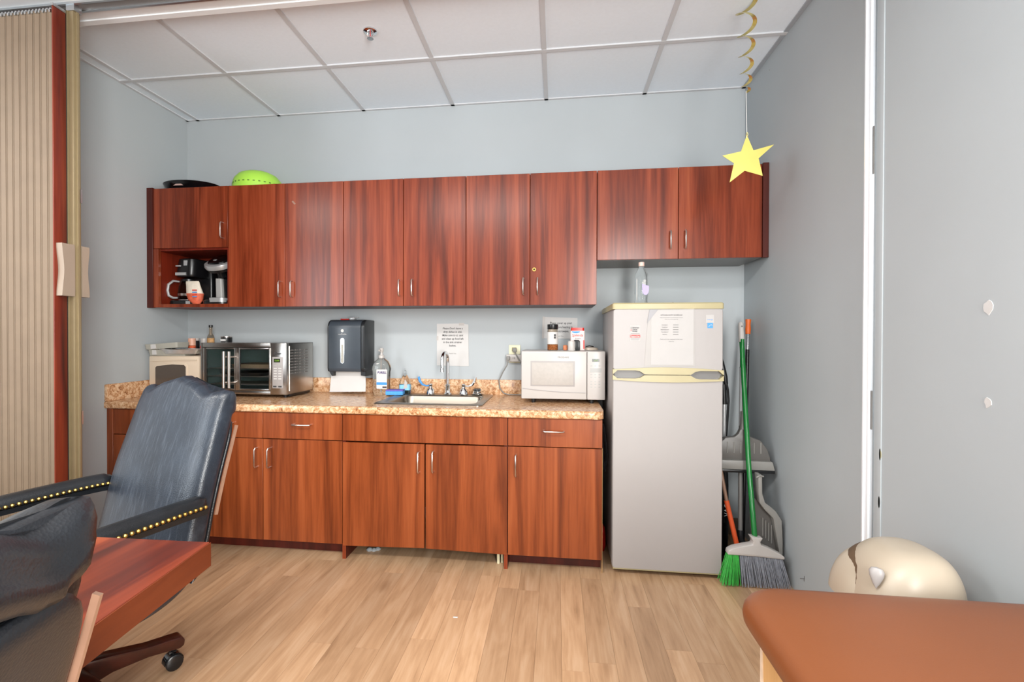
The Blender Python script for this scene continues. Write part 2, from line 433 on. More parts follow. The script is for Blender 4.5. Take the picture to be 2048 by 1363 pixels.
# patches of white filler on the right wall
for (yc, zc, w2, h2) in ((-1.660, 1.292, .014, .019), (-1.663, 1.040, .010, .015)):
    random.seed(int(zc*100))
    poly = []
    for k in range(11):
        a = 2*PI*k/11; q = random.uniform(.75, 1.15); poly.append((yc+w2*q*math.cos(a), zc+h2*q*math.sin(a)))
    obj('filler_patch', MB().prism(poly, XR-.0015, XR+.001, 'x'), 'paper', wr, label='white filler patch on the grey wall')
for (yc, zc) in ((-1.246, .80), (-1.243, .63)):
    obj('filler_patch', MB().prism([(yc+.005*math.cos(a*PI/4), zc+.022*math.sin(a*PI/4)) for a in range(8)], XR-.004, XR-.002, 'x'), 'cream', wr, label='cream filler patch beside the metal channel')
# baseboard and stained strip in the gap
struct('baseboard_back', MB().box(1.662, -.012, 0, XR, 0, .10, .003), 'brownbase')
# ceiling
ceil = struct('ceiling', MB().box(-3.6, -3.45, H+.02, XR+.12, .12, H+.08), 'tile', smooth=False)
T0 = -1.0799; TS = .6096; YC = -.531
gxs = [T0+TS*k for k in range(6)]
edges = [XL]+gxs+[XR]
for (ya, yb) in ((YC, 0.0), (-1.14, YC)):
    for i in range(len(edges)-1):
        if edges[i+1]-edges[i] < .03: continue
        a = edges[i]+(.002 if i else 0); c = edges[i+1]-.002
        obj('ceiling_tile', MB().box(a, ya+.002, H+.002, c, yb-.002, H+.018), 'tile', ceil, smooth=False)
for g in gxs: obj('grid_runner', MB().box(g-.012, -1.14, H-.004, g+.012, 0, H+.003), 'grid', ceil, smooth=False)
obj('grid_runner', MB().box(XL, YC-.012, H-.005, XR, YC+.012, H+.003), 'grid', ceil, smooth=False)
nx = -4.15
for k in range(11):
    for j in range(8):
        xa = -3.57+TS*k; ya = -4.55+TS*j
        if xa > XR-.05 or ya > -1.6 or ya < -3.4: continue
        obj('ceiling_tile', MB().box(xa+.012, ya+.012, H+.002, min(xa+TS-.012, XR), min(ya+TS-.012, -1.51), H+.018), 'tile', ceil, smooth=False)
t1 = struct('trim_1', MB().box(XR-.022, -1.10, H-.004, XR, 0, H+.003), 'angle', smooth=False)
struct('trim_2', MB().box(XL, -1.10, H-.004, XL+.018, 0, H+.003), 'grid', smooth=False)
struct('trim_3', MB().box(XL, -.018, H-.004, XR, 0, H+.003), 'grid', smooth=False)
# header with the partition track
hd = struct('trim_4', MB().box(-3.6, -1.50, 2.665, XR, -1.10, H+.02, .004), 'header')
obj('track', MB().box(-3.5, -1.245, 2.655, XR, -1.235, 2.668).box(-3.5, -1.195, 2.655, XR, -1.185, 2.668), 'alu', hd)
obj('track_slot', MB().box(-3.5, -1.235, 2.660, XR, -1.195, 2.667), 'grey', hd)
obj('edge_bead', MB().box(-3.6, -1.128, 2.659, XR, -1.099, 2.667), 'header', hd)
# right-hand jamb channel the partition closes into
jm = struct('trim_5', MB().box(XR-.016, -1.200, 0, XR, -1.178, 2.655, .002), 'alu_white')
obj('channel_lip', MB().box(XR-.022, -1.182, 0, XR, -1.176, 2.655), 'alu_white', jm)
obj('channel_slot', MB().box(XR-.008, -1.212, 0, XR, -1.200, 2.655), 'alu', jm)
obj('channel_strip', MB().box(XR-.004, -1.250, 0, XR, -1.212, 2.655, .001), 'wall', jm)
obj('latch_plate', MB().box(XR-.010, -1.209, 1.80, XR-.006, -1.203, 1.97), 'grey', jm, label='grey latch plate let into the channel')
obj('latch_plate', MB().box(XR-.010, -1.209, .88, XR-.006, -1.203, 1.02), 'grey', jm, label='grey latch plate let into the channel')
# nail-like wire hook on right wall
obj('nail', MB().tube([(XR, -.735, .10), (XR-.02, -.735, .10)], .0015, 6).tube([(XR-.002, -.735, .112), (XR-.002, -.735, .088)], .001, 6), 'grey', wr)

# ================================================================== FOLDING PARTITION
fp = thing('folding_partition', 'taupe pleated folding partition stacked at the left edge, with red wood end panel', 'partition', (-1.05, -1.22, 0))
n = 19; pw = .034; xr = -.700
for k in range(n):
    xa = xr-pw*(k+1); xb = xr-pw*k; xm = (xa+xb)/2
    poly = [(xa+.001, -1.293), (xm-.002, -1.300), (xm, -1.296), (xm+.002, -1.300), (xb-.001, -1.293), (xb-.001, -1.205), (xa+.001, -1.205)]
    obj('pleat', MB().prism(poly, .02, 2.595, 'z'), 'pleat', fp, smooth=False)
mb = MB()
for k in range(n*2):
    xa = xr-pw/2*(k+.5); mb.box(xa-.003, -1.302, 2.585, xa+.003, -1.292, 2.598).box(xa-.004, -1.285, 2.597, xa+.004, -1.21, 2.615)
obj('top_clips', mb, 'alu', fp, kind='stuff')
obj('core', MB().box(xr-pw*n, -1.288, .01, xr, -1.21, 2.60), 'dark', fp)
obj('end_panel', MB().box(-.700, -1.300, .012, -.694, -1.247, 2.612, .001), 'red_wood', fp, label='red lacquered wood end panel')
obj('end_panel_cap', MB().box(-.702, -1.302, 2.612, -.692, -1.247, 2.624), 'alu', fp)
post = obj('lead_post', MB().box(-.700, -1.243, .012, -.690, -1.200, 2.63).box(-.690, -1.238, .012, -.668, -1.206, 2.63, .002).box(-.668, -1.226, .012, -.660, -1.218, 2.63), 'beige_metal', fp, label='beige metal lead post')
obj('post_gap', MB().box(-.700, -1.248, .012, -.695, -1.242, 2.63), 'dark', fp)
obj('hanger', MB().box(-.70, -1.24, 2.63, -.66, -1.205, 2.66), 'alu', fp)
def grip(ys, yb, y_):
    rl = []
    for i in range(13):
        t = i/12; z = 1.385+.225*t; wv = .004*math.cos(2*PI*t*1.0)
        sc = .6 if i in (0, 12) else 1
        x0, x1 = -.692-.011*sc, -.668+.004*sc
        rl.append([(x0, yb, z), (x1, yb, z), (x1, y_+wv*ys, z), (x0, y_+wv*ys, z)])
    return MB().rings(rl)
obj('pull_handle', grip(-1, -1.238, -1.288), 'handle_plastic', fp, label='taupe wavy pull handle')
obj('pull_handle', grip(1, -1.206, -1.176), 'handle_plastic', fp, label='taupe wavy pull handle on the far side')
obj('latch', MB().box(-.668, -1.214, 1.80, -.662, -1.206, 1.86), 'alu', fp); obj('latch', MB().box(-.668, -1.214, .82, -.662, -1.206, .88), 'alu', fp)

# ================================================================== UPPER CABINETS
YU = -.336; UB, UT, USB = 1.3936, 2.148, 1.6443
U = [-.6083, -.2285, .1489, .5235, .9008, 1.2745, 1.6527, 2.0946, 2.5319]
def pull_v(x, z0, z1, y):     # vertical wire pull
    d = .028
    return MB().tube([(x, y, z0), (x, y-d*.7, z0), (x, y-d, z0+.010), (x, y-d, z1-.010), (x, y-d*.7, z1), (x, y, z1)], .0042, 8)
def pull_h(x0, x1, z, y):
    d = .028
    return MB().tube([(x0, y, z), (x0, y-d*.7, z), (x0+.010, y-d, z), (x1-.010, y-d, z), (x1, y-d*.7, z), (x1, y, z)], .0042, 8)
def cab_door(par, x0, x1, z0, z1, y, mat, hx=None, hz=None, horiz=None, name='door'):
    d = obj(name, MB().box(x0+.0015, y, z0, x1-.0015, y+.019, z1, .0012, 1), mat, par)
    if hx is not None: obj('handle', pull_v(hx, hz[0], hz[1], y), 'nickel', d)
    if horiz: obj('handle', pull_h(horiz[0], horiz[1], horiz[2], y), 'nickel', d)
    return d
def carcass(x0, x1, y0, z0, z1, y1=-.002, t=.018, extra=()):
    m = MB().box(x0, y0, z0, x0+t, y1, z1).box(x1-t, y0, z0, x1, y1, z1).box(x0+t, y0, z0, x1-t, y1, z0+t).box(x0+t, y0, z1-t, x1-t, y1, z1).box(x0+t, y1-.008, z0+t, x1-t, y1, z1-t)
    for e in extra: m.box(*e)
    return m
yc = YU+.020
c1 = thing('wall_cabinet', 'leftmost upper cherry cabinet with one short door above an open coffee niche', 'cabinet', ((XL-.6083)/2, YU/2, UB), group='upper cabinets')
obj('carcass', carcass(-1.125, -.6095, yc, UB+.002, UT-.002, extra=[(-1.107, yc, 1.755, -.627, -.008, 1.773)]), 'cherry_in', c1)
obj('filler_strip', MB().box(XL, YU-.004, UB-.002, -1.126, YU+.018, UT+.006, .001, 1), 'cherry_dark', c1, label='darker vertical filler strip')
obj('face_stile', MB().box(-1.125, YU+.001, UB, -1.090, yc, 1.766), 'cherry_up', c1)
obj('face_rail', MB().box(-1.09, YU+.001, UB, -.6095, yc, UB+.021), 'cherry_up', c1)
cab_door(c1, -1.125, -.6083, 1.768, UT, YU, 'cherry_up', -.640, (1.824, 1.920))
labs = ['upper cherry cabinet right of the coffee niche, two tall doors and white glare on one', 'third upper cherry cabinet from the left, two tall doors with pulls at middle bottom', 'upper cherry cabinet with a round lock on its right door, above the microwave']
hs = [(-.257, -.179), (.501, .580), (1.237, 1.319)]
for i in range(3):
    a, b_, c_ = U[2*i], U[2*i+1], U[2*i+2]
    c = thing('wall_cabinet', labs[i], 'cabinet', ((a+c_)/2, YU/2, UB), group='upper cabinets')
    obj('carcass', carcass(a+.001, c_-.001, yc, UB+.002, UT-.002), 'cherry_dark', c)
    for k, (p, q) in enumerate(((a, b_), (b_, c_))):
        z0 = 1.453; z1 = 1.547
        d = cab_door(c, p, q, UB, UT, YU, 'cherry_up', hs[i][k], (z0, z1))
        if i == 2 and k == 1:
            obj('lock', MB().lathe([(.011, -.004), (.011, 0)], (1.299, YU, 1.597), 16, 'y'), 'brass', d)
            obj('keyhole', MB().lathe([(.005, -.001), (.005, 0)], (1.299, YU-.0042, 1.597), 10, 'y'), 'dark', d)
        if i == 0 and k == 1:
            obj('tape_scrap', MB().prism([(-.184, 2.035), (-.176, 2.041), (-.158, 2.022), (-.166, 2.016)], YU-.0006, YU, 'y'), M['strip_wood'], d, label='small beige tape scrap')
c5 = thing('wall_cabinet', 'short upper cherry cabinet above the refrigerator, two doors and right filler', 'cabinet', (2.1, YU/2, USB), group='upper cabinets')
obj('carcass', carcass(U[6]+.001, U[8]-.001, yc, USB+.002, UT-.002), 'cherry_dark', c5)
obj('bottom_panel', MB().box(U[6]+.002, yc, USB-.001, U[8]-.002, -.001, USB+.0015), 'grey', c5, label='grey underside panel')
cab_door(c5, U[6], U[7], USB, UT, YU, 'cherry_up', 2.050, (1.700, 1.796)); cab_door(c5, U[7], U[8], USB, UT, YU, 'cherry_up', 2.129, (1.700, 1.797))
obj('filler_strip', MB().box(U[8]+.001, YU-.004, USB-.002, XR, YU+.018, UT+.006, .001, 1), 'cherry_dark', c5, label='darker vertical filler strip')

# ================================================================== BASE CABINETS
YB = -.618; ZC = .833; ZT = .792; ZD0, ZD1 = .641, .645
yb = YB+.020
def base_cab(label, x0, x1, toe=True, z0=.077):
    c = thing('base_cabinet', label, 'cabinet', ((x0+x1)/2, YB/2, 0), group='base cabinets')
    if toe:
        obj('carcass', carcass(x0+.001, x1-.001, yb, z0, ZT), 'cherry_dark', c)
        obj('toe_kick', MB().box(x0+.001, -.535, 0, x1-.001, -.520, z0), 'cherry_dark', c, label='dark recessed toe kick')
    return c
A = base_cab('base cabinet in the left corner, mostly hidden by the leather chair', -1.127, -.657)
obj('filler_strip', MB().box(XL+.001, YB, 0, -1.128, yb, ZT, .001, 1), 'cherry_base', A)
cab_door(A, -1.127, -.657, ZD1, ZT-.003, YB, 'cherry_base', horiz=(-.94, -.84, .727), name='drawer_front')
cab_door(A, -1.127, -.657, .079, ZD0, YB, 'cherry_base', -.69, (.49, .592))
B = base_cab('base cabinet left of the sink, two drawers over two doors', -.656, .272)
cab_door(B, -.656, -.192, ZD1, ZT-.003, YB, 'cherry_base', horiz=(-.476, -.372, .727), name='drawer_front')
cab_door(B, -.192, .272, ZD1, ZT-.003, YB, 'cherry_base', horiz=(-.012, .092, .727), name='drawer_front')
cab_door(B, -.656, -.192, .079, ZD0, YB, 'cherry_base', -.226, (.486, .592)); cab_door(B, -.192, .272, .079, ZD0, YB, 'cherry_base', -.150, (.486, .592))
C_ = base_cab('sink base cabinet open underneath, one wide false front over two sagging doors', .2724, 1.1767, toe=False)
obj('side_panel', MB().box(.2725, YB+.004, 0, .2905, -.002, ZT), 'cherry_dark', C_); obj('side_panel', MB().box(1.1585, YB+.004, 0, 1.1765, -.002, ZT), 'cherry_dark', C_)
obj('side_edge', MB().box(.2722, YB+.001, 0, .2908, YB+.004, .085), 'cherry_up', C_); obj('side_edge', MB().box(1.1583, YB+.001, 0, 1.1767, YB+.004, .085), 'cherry_up', C_)
obj('back_panel', MB().box(.2905, -.012, .08, 1.1585, -.002, .55), 'cherry_dark', C_)
obj('false_front', MB().box(.2745, YB, ZD1, 1.1745, yb, ZT-.003, .0012, 1), 'cherry_h', C_)
d1 = obj('door', MB().prism([(.2760, .0735), (.7310, .0850), (.7310, .6385), (.2760, .6365)], YB-.002, YB+.017, 'y'), 'cherry_base', C_, smooth=False)
obj('handle', pull_v(.703, .490, .598, YB-.002), 'nickel', d1)
d2 = obj('door', MB().prism([(.7400, .0850), (1.1740, .0770), (1.1740, .6400), (.7400, .6380)], YB-.004, YB+.015, 'y'), 'cherry_base', C_, smooth=False)
obj('handle', pull_v(.782, .496, .604, YB-.004), 'nickel', d2)
D = base_cab('base cabinet beside the refrigerator, one drawer over one door', 1.1770, 1.6610)
cab_door(D, 1.1770, 1.6610, ZD1, ZT-.003, YB, 'cherry_base', horiz=(1.363, 1.465, .727), name='drawer_front')
cab_door(D, 1.1770, 1.6610, .075, ZD0, YB, 'cherry_base', 1.220, (.490, .598))
obj('end_panel_edge', MB().box(1.6612, YB+.02, .0, 1.6630, YB+.04, ZD0), 'pale_wood', D, label='raw pale edge of the end panel')

# ------------------------------------------------------------------ countertop, sink, tap
ct = thing('countertop', 'speckled brown granite-look laminate countertop with backsplash', 'countertop', (.25, -.317, ZT))
SX0, SX1, SY0, SY1 = .445, .995, -.475, -.115   # bowl cut-out
CX1 = 1.668
fr = -.634
mb = MB()
mb.box(XL, fr+.02, ZT+.001, SX0, 0, ZC).box(SX1, fr+.02, ZT+.001, CX1-.05, 0, ZC).box(SX0, SY1, ZT+.001, SX1, 0, ZC).box(SX0, fr+.02, ZT+.001, SX1, SY0, ZC)
mb.box(CX1-.05, fr+.05, ZT+.001, CX1, 0, ZC)
arc = [(CX1-.05, fr+.05)]+[(CX1-.05+.05*math.sin(a*PI/12), fr+.05-.05*math.cos(a*PI/12)) for a in range(7)]
mb.prism([(x_, y_) for x_, y_ in arc], ZT+.001, ZC, 'z')
obj('slab', mb, 'granite', ct, smooth=False)
# rounded front nosing
prof = [(fr+.02, ZC)]+[(fr+.012-.012*math.sin(a*PI/8), ZC-.012+.012*math.cos(a*PI/8)) for a in range(5)]+[(fr+.012-.012*math.cos(a*PI/8), ZT-.001+.012-.012*math.sin(a*PI/8)) for a in range(5)]+[(fr+.02, ZT-.001)]
obj('front_edge', MB().prism(prof, XL, CX1-.05, 'x'), 'granite', ct)
obj('backsplash', MB().box(XL+.018, -.018, ZC, CX1-.005, 0, ZC+.098, .003), 'granite', ct)
obj('side_splash', MB().box(XL, -.632, ZC, XL+.018, -.0, ZC+.098, .003), 'granite', ct)
sk = thing('sink', 'single-bowl stainless steel drop-in sink under the wall notice', 'sink', (.72, -.3, ZC-.15))
rim = MB()
ro = (.410, -.535, 1.026, -.045, .03); ri = (.470, -.470, .970, -.122, .05)
rim.rr([(ro[0], ro[1], ro[2], ro[3], ro[4], ZC), (ro[0], ro[1], ro[2], ro[3], ro[4], ZC+.004), (ro[0]+.006, ro[1]+.006, ro[2]-.006, ro[3]-.006, .026, ZC+.007),
        (ri[0]-.012, ri[1]-.012, ri[2]+.012, ri[3]+.012, .06, ZC+.005), (ri[0]-.006, ri[1]-.006, ri[2]+.006, ri[3]+.006, .054, ZC+.003),
        (ri[0], ri[1], ri[2], ri[3], .05, ZC-.006), (ri[0]+.008, ri[1]+.008, ri[2]-.008, ri[3]-.008, .05, ZC-.13), (ri[0]+.03, ri[1]+.03, ri[2]-.03, ri[3]-.03, .04, ZC-.15)], 'z', 6, cap0=False)
obj('bowl', rim, 'steel_sink', sk, fix=False)
obj('drain', MB().lathe([(.04, 0), (.04, .003), (.03, .004), (.001, .002)], (.72, -.3, ZC-.15), 20), 'chrome', sk)
tp = thing('tap', 'chrome gooseneck kitchen tap with two wing handles behind the sink', 'tap', (.735, -.085, ZC+.007))
gx, gy = .735, -.085; zb = ZC+.006
obj('base', MB().lathe([(.026, 0), (.026, .008), (.018, .014), (.015, .05), (.0165, .055), (.0165, .062), (.012, .066)], (gx, gy, zb), 20), 'chrome', tp)
pts = [(gx, gy, zb+.06), (gx, gy, zb+.20)]
for k in range(1, 12):
    a = PI*k/12; rr_ = .052
    pts.append((gx-.012*(1-math.cos(a))/2, gy-rr_*(1-math.cos(a)), zb+.222+rr_*math.sin(a)*.95))
pts += [(gx-.012, gy-.104, zb+.20), (gx-.012, gy-.104, zb+.172)]
obj('spout', MB().tube(pts, .0105, 12), 'chrome', tp)
obj('aerator', MB().lathe([(.0125, 0), (.0125, .022), (.011, .024)], (gx-.012, gy-.104, zb+.152), 16), 'chrome', tp)
for s, hx in ((-1, .622), (1, .838)):
    hb = obj('handle', MB().lathe([(.028, 0), (.028, .012), (.024, .03), (.012, .042), (.010, .05), (.013, .055), (.013, .064), (.004, .068)], (hx, gy, zb), 20), 'chrome', tp)
    obj('lever', MB().tube([(hx, gy, zb+.056), (hx+s*.03, gy, zb+.054), (hx+s*.055, gy, zb+.062), (hx+s*.072, gy, zb+.085), (hx+s*.080, gy, zb+.112)], [.005, .005, .007, .009, .007], 8), 'blueprint' if s < 0 else 'chrome', hb, label='wing lever with blue film' if s < 0 else None)
ss = thing('sink_strainer', 'chrome sink strainer basket with black knob resting behind the sink', 'strainer', (.925, -.075, ZC+.007))
obj('basket', MB().lathe([(.030, 0), (.038, .006), (.038, .010), (.030, .014), (.030, .022), (.022, .026)], (.925, -.075, ZC+.006), 20), 'chrome', ss)
mb = MB()
for k in range(7):
    a = 2*PI*k/7; mb.box(.925+.018*math.cos(a)-.005, -.075+.018*math.sin(a)-.005, ZC+.030, .925+.018*math.cos(a)+.005, -.075+.018*math.sin(a)+.005, ZC+.046, .003)
mb.lathe([(.018, .026), (.018, .036)], (.925, -.075, ZC+.006), 14)
obj('knob', mb, 'black', ss)

# ================================================================== PAPER TOWEL DISPENSER
pd = thing('towel_dispenser', 'smoked dark paper towel dispenser on the wall between oven and sink', 'dispenser', (.085, -.09, .956))
x0, x1 = -.036, .211; z0, z1 = .985, 1.318; dp = -.175
prof = [(0, z0-.02), (0, z1)]+[(dp+.055-.055*math.sin(a*PI/12), z1-.055+.055*math.cos(a*PI/12)) for a in range(7)]+[(dp, z0+.02), (dp+.006, z0), (-.03, z0)]
obj('housing', MB().prism(prof, x1-.022, x1+.0, 'x', .004), 'charcoal_d', pd)
obj('side_cheek', MB().prism(prof, x0, x0+.012, 'x', .003), 'charcoal_d', pd)
obj('front_cover', MB().prism([(p[0]-.002, p[1]+(.001 if p[1] > 1.2 else 0)) for p in prof], x0+.010, x1-.024, 'x', .002), 'charcoal', pd)
obj('jaw', MB().prism([(x0, z0+.002), (x0+.02, z0-.03), (x0+.03, z0-.03), (x0+.03, z0+.002)], dp+.02, -.005, 'y'), 'black', pd)
obj('jaw', MB().prism([(x1-.03, z0+.002), (x1-.03, z0-.025), (x1, z0-.03), (x1, z0+.002)], dp+.02, -.005, 'y'), 'black', pd)
win = obj('level_window', MB().rr([(.054, z0+.052, .078, z0+.215, .012, dp-.0032), (.054, z0+.052, .078, z0+.215, .012, dp-.001)], 'y'), 'chrome', pd)
obj('towel_stack', MB().rr([(.058, z0+.056, .074, z0+.175, .008, dp-.0040), (.058, z0+.056, .074, z0+.175, .008, dp-.003)], 'y'), 'papergrey', win)
obj('emblem', MB().lathe([(.010, -.001), (.010, 0)], (.066, dp-.002, z0+.262), 20, 'y'), 'paper', pd)
text('maker_name', 'vonDrehle', .013, 'paper', pd, (.066, dp-.0032, z0+.236))
obj('hanging_towel', MB().prism([(-.034, .992), (-.044, .90), (-.050, .846), (.196, .852), (.198, .90), (.194, .992)], -.118, -.114, 'y'), 'paper', pd, label='white folded paper towel hanging out')
kt = thing('key', 'small metal key with red tag lying on top of the towel dispenser', 'key', (.10, -.10, z1))
obj('bow', MB().box(.09, -.13, z1+.001, .125, -.09, z1+.014, .004).box(.085, -.12, z1+.014, .15, -.105, z1+.020, .003), 'silver', kt); obj('red_tag', MB().box(.03, -.13, z1+.001, .088, -.11, z1+.008, .003), 'red', kt, label='red key tag')

# ================================================================== NOTICES ON THE WALL
s1 = thing('wall_notice', 'white laminated notice taped to the wall above the kitchen tap', 'notice', (.75, -.002, 1.017))
obj('sheet', MB().prism([(.642, 1.295), (.80, 1.297), (.853, 1.290), (.857, 1.016), (.642, 1.020)], -.004, -.001, 'y'), 'paper', s1, smooth=False)
for i, l in enumerate(['Please Don\'t leave a', 'dirty dishes in sink.', 'Make sure to si, cant', 'and clean up food left', 'in the sink strainer', 'basket.']):
    text('lettering', l, .0185, 'ink', s1, (.748, -.0046, 1.258-.0225*i), shear=.2 if i < 3 else .05, sx=.9, bold=.0003)
text('lettering', 'Thank You.', .011, 'ink', s1, (.748, -.0046, 1.096))
obj('tape', MB().box(.79, -.0048, 1.283, .825, -.0042, 1.301), 'white', s1); obj('tape', MB().box(.640, -.0048, 1.185, .652, -.0042, 1.215), 'white', s1)
s2 = thing('wall_notice', 'white laminated notice on the wall behind the seasonings on the microwave', 'notice', (1.45, -.002, 1.20))
obj('sheet', MB().prism([(1.352, 1.338), (1.560, 1.330), (1.558, 1.196), (1.348, 1.201)], -.004, -.001, 'y'), 'paper', s2, smooth=False)
obj('clear_sleeve', MB().prism([(1.338, 1.341), (1.352, 1.340), (1.348, 1.199), (1.334, 1.20)], -.0035, -.001, 'y'), 'white', s2)
for i, l in enumerate(['Please cover up your', 'food before heating in', 'the microwave.']):
    text('lettering', l, .020, 'ink', s2, (1.455, -.0046, 1.292-.026*i), sx=.82, bold=.0003)
text('lettering', 'Thank You.', .010, 'ink', s2, (1.45, -.0046, 1.212))

# ================================================================== OUTLET
ol = thing('wall_outlet', 'ivory wall outlet with white plug-in adapter left of the white microwave', 'outlet', (1.157, -.005, 1.04))
obj('plate', MB().box(1.121, -.006, 1.042, 1.195, 0, 1.157, .002), 'ivory', ol)
ad = obj('adapter', MB().box(1.107, -.040, 1.050, 1.205, -.006, 1.097, .004), 'white', ol, label='white multi-plug adapter')
obj('socket', MB().box(1.150, -.0408, 1.066, 1.153, -.039, 1.080).box(1.160, -.0408, 1.066, 1.163, -.039, 1.080), 'dark', ad)
obj('socket', MB().box(1.140, -.007, 1.118, 1.170, -.0055, 1.142), 'cream', ol)
pc = thing('power_cord', 'grey power cord from the adapter down to the counter backsplash', 'cord', (1.12, -.05, ZC))
obj('plug', MB().box(1.110, -.062, 1.060, 1.132, -.041, 1.086, .004), 'cordgrey', pc)
obj('cable', MB().tube([(1.118, -.058, 1.062), (1.115, -.06, 1.03), (1.085, -.055, .98), (1.062, -.045, .93), (1.066, -.04, .88), (1.09, -.035, .848), (1.12, -.035, ZC+.005), (1.22, -.035, ZC+.005)], .004, 8), 'cordgrey', pc)
pc2 = thing('power_cord', 'short grey power cord from the upper socket behind the white microwave', 'cord', (1.17, -.03, 1.05))
obj('plug', MB().box(1.147, -.036, 1.112, 1.172, -.0075, 1.138, .004), 'cordgrey', pc2)
obj('cable', MB().tube([(1.16, -.03, 1.114), (1.172, -.045, 1.095), (1.19, -.046, 1.06), (1.22, -.046, 1.03), (1.25, -.046, 1.0)], .004, 8), 'cordgrey', pc2)

# ================================================================== WHITE MICROWAVE
mx0, mx1, my0, my1, mz0, mz1 = 1.226, 1.701, -.36, -.055, ZC+.022, 1.131
mw = thing('microwave', 'white countertop microwave with digital keypad next to the refrigerator', 'microwave', ((mx0+mx1)/2, -.2, ZC))
obj('body', MB().box(mx0, my0+.02, mz0, mx1, my1, mz1, .006), 'white', mw)
dm = 1.598
dr = obj('door', MB().box(mx0+.002, my0, mz0+.002, dm-.001, my0+.022, mz1-.002, .006), 'white', mw)
obj('window_frame', MB().box(mx0+.055, my0-.0015, mz0+.075, dm-.068, my0+.002, mz1-.058, .001), 'white_app', dr)
obj('window', MB().box(mx0+.062, my0-.0025, mz0+.083, dm-.076, my0, mz1-.066, .001), 'mwindow', dr, label='grey mesh window')
arcp = [(mx0+.008, mz0+.062)]+[(mx0+.008+(dm-mx0-.016)*k/12, mz0+.040+.022*(1-k/12)**2*1.0) for k in range(1, 13)]
obj('swoosh_ridge', MB().tube([(p[0], my0-.0005, p[1]) for p in arcp], .0025, 6), 'white_app', dr)
text('maker_name', 'FRIGIDAIRE', .0125, 'grey', dr, (mx0+.24, my0-.0008, mz1-.040), bold=.0002)
pn = obj('control_panel', MB().box(dm+.001, my0, mz0+.002, mx1-.002, my0+.022, mz1-.002, .006), 'white', mw)
obj('display', MB().box(dm+.028, my0-.0012, mz1-.060, dm+.068, my0, mz1-.044), 'lcd_dark', pn)
text('digits', '1:17', .012, 'lcd_green', pn, (dm+.048, my0-.0016, mz1-.057), bold=.0004)
obj('button_strip', MB().box(dm+.017, my0-.001, mz1-.120, dm+.080, my0, mz1-.096), 'grey_l', pn)
for r_ in range(6):
    zz = [mz1-.083, mz1-.132, mz1-.147, mz1-.172, mz1-.186, mz1-.202][r_]
    for c in range(3):
        xx = dm+.024+.022*c
        obj('button', MB().box(xx-.005, my0-.0008, zz-.0025, xx+.005, my0, zz+.0025), 'grey_l', pn, smooth=False)
for xx in (mx0+.07, mx1-.075):
    for yy in (my0+.04, my1-.04): obj('foot', MB().lathe([(.012, 0), (.014, .022)], (xx, yy, ZC), 10), 'black', mw)
zt = mz1
sh = thing('seasoning_jar', 'tall clear jar of chilli flakes with black lid on the white microwave', 'jar', (1.405, -.30, zt))
obj('glass', MB().lathe([(.030, 0), (.031, .004), (.031, .112), (.028, .122)], (1.405, -.30, zt+.001), 20), 'coffee_glass', sh)
obj('flakes', MB().lathe([(.027, .003), (.0285, .006), (.0285, .034)], (1.405, -.30, zt+.001), 18), 'spice', sh)
obj('label_band', MB().lathe([(.0315, .038), (.0315, .108)], (1.405, -.30, zt), 20), 'paper', sh, label='white paper label')
obj('print', MB().box(1.413, -.3335, zt+.085, 1.424, -.3315, zt+.095).box(1.413, -.3335, zt+.070, 1.424, -.3315, zt+.082), 'ink', sh)
obj('lid', MB().lathe([(.030, .122), (.031, .124), (.031, .150), (.029, .152), (.001, .152)], (1.405, -.30, zt), 24), 'black', sh)
ws = thing('salt_shaker', 'small white shaker standing in front of the sweetener pouch', 'shaker', (1.513, -.31, zt))
obj('body', MB().lathe([(.020, 0), (.021, .002), (.021, .048), (.018, .055), (.001, .056)], (1.513, -.31, zt+.001), 20), 'white', ws)
bj = thing('pepper_grinder_lid', 'small black ribbed cap leaning on the sweetener pouch', 'lid', (1.543, -.285, zt))
mb = MB()
for k in range(12):
    a = 2*PI*k/12; mb.box(1.543+.017*math.cos(a)-.003, -.285+.017*math.sin(a)-.003, zt+.001, 1.543+.017*math.cos(a)+.003, -.285+.017*math.sin(a)+.003, zt+.056, .001)
obj('ribs', mb, 'black', bj); obj('cap', MB().lathe([(.017, .001), (.017, .058), (.012, .062), (.001, .062)], (1.543, -.285, zt), 16), 'black', bj)
sp_ = thing('sweetener_canister', 'white and pink sweetener canister with red lid on the white microwave', 'canister', (1.55, -.22, zt))
obj('body', MB().rr([(1.508, -.255, 1.592, -.195, .012, zt+.001), (1.508, -.255, 1.592, -.195, .012, zt+.115)], 'z'), plain('sweetener_pouch', '#e6d3cf', .45, 0, .05, 20), sp_)
obj('lid', MB().rr([(1.512, -.252, 1.588, -.198, .012, zt+.115), (1.512, -.252, 1.588, -.198, .012, zt+.133)], 'z'), 'red', sp_)
obj('blue_arc', MB().prism([(1.516, zt+.112)]+[(1.540+.024*math.cos(PI+PI*k/8), zt+.112+.012*math.sin(PI+PI*k/8)) for k in range(9)], -.2562, -.2552, 'y'), 'blueprint', sp_)
text('maker_name', 'Splenda', .022, 'redink', sp_, (1.548, -.2558, zt+.082), shear=.25, sx=.95, bold=.0004)
text('lettering', 'Sweet', .014, 'ink', sp_, (1.552, -.2558, zt+.066), shear=.25)
obj('pink_stripe', MB().box(1.582, -.2558, zt+.01, 1.590, -.2545, zt+.06), 'redink', sp_)
tg = solo('paper_packet', MB().box(1.465, -.27, zt+.001, 1.492, -.25, zt+.032, .006), plain('tangerine_packet', '#cc7d55', .7, 0, .15, 60), 'small orange packet between the chilli jar and the white shaker', 'packet')
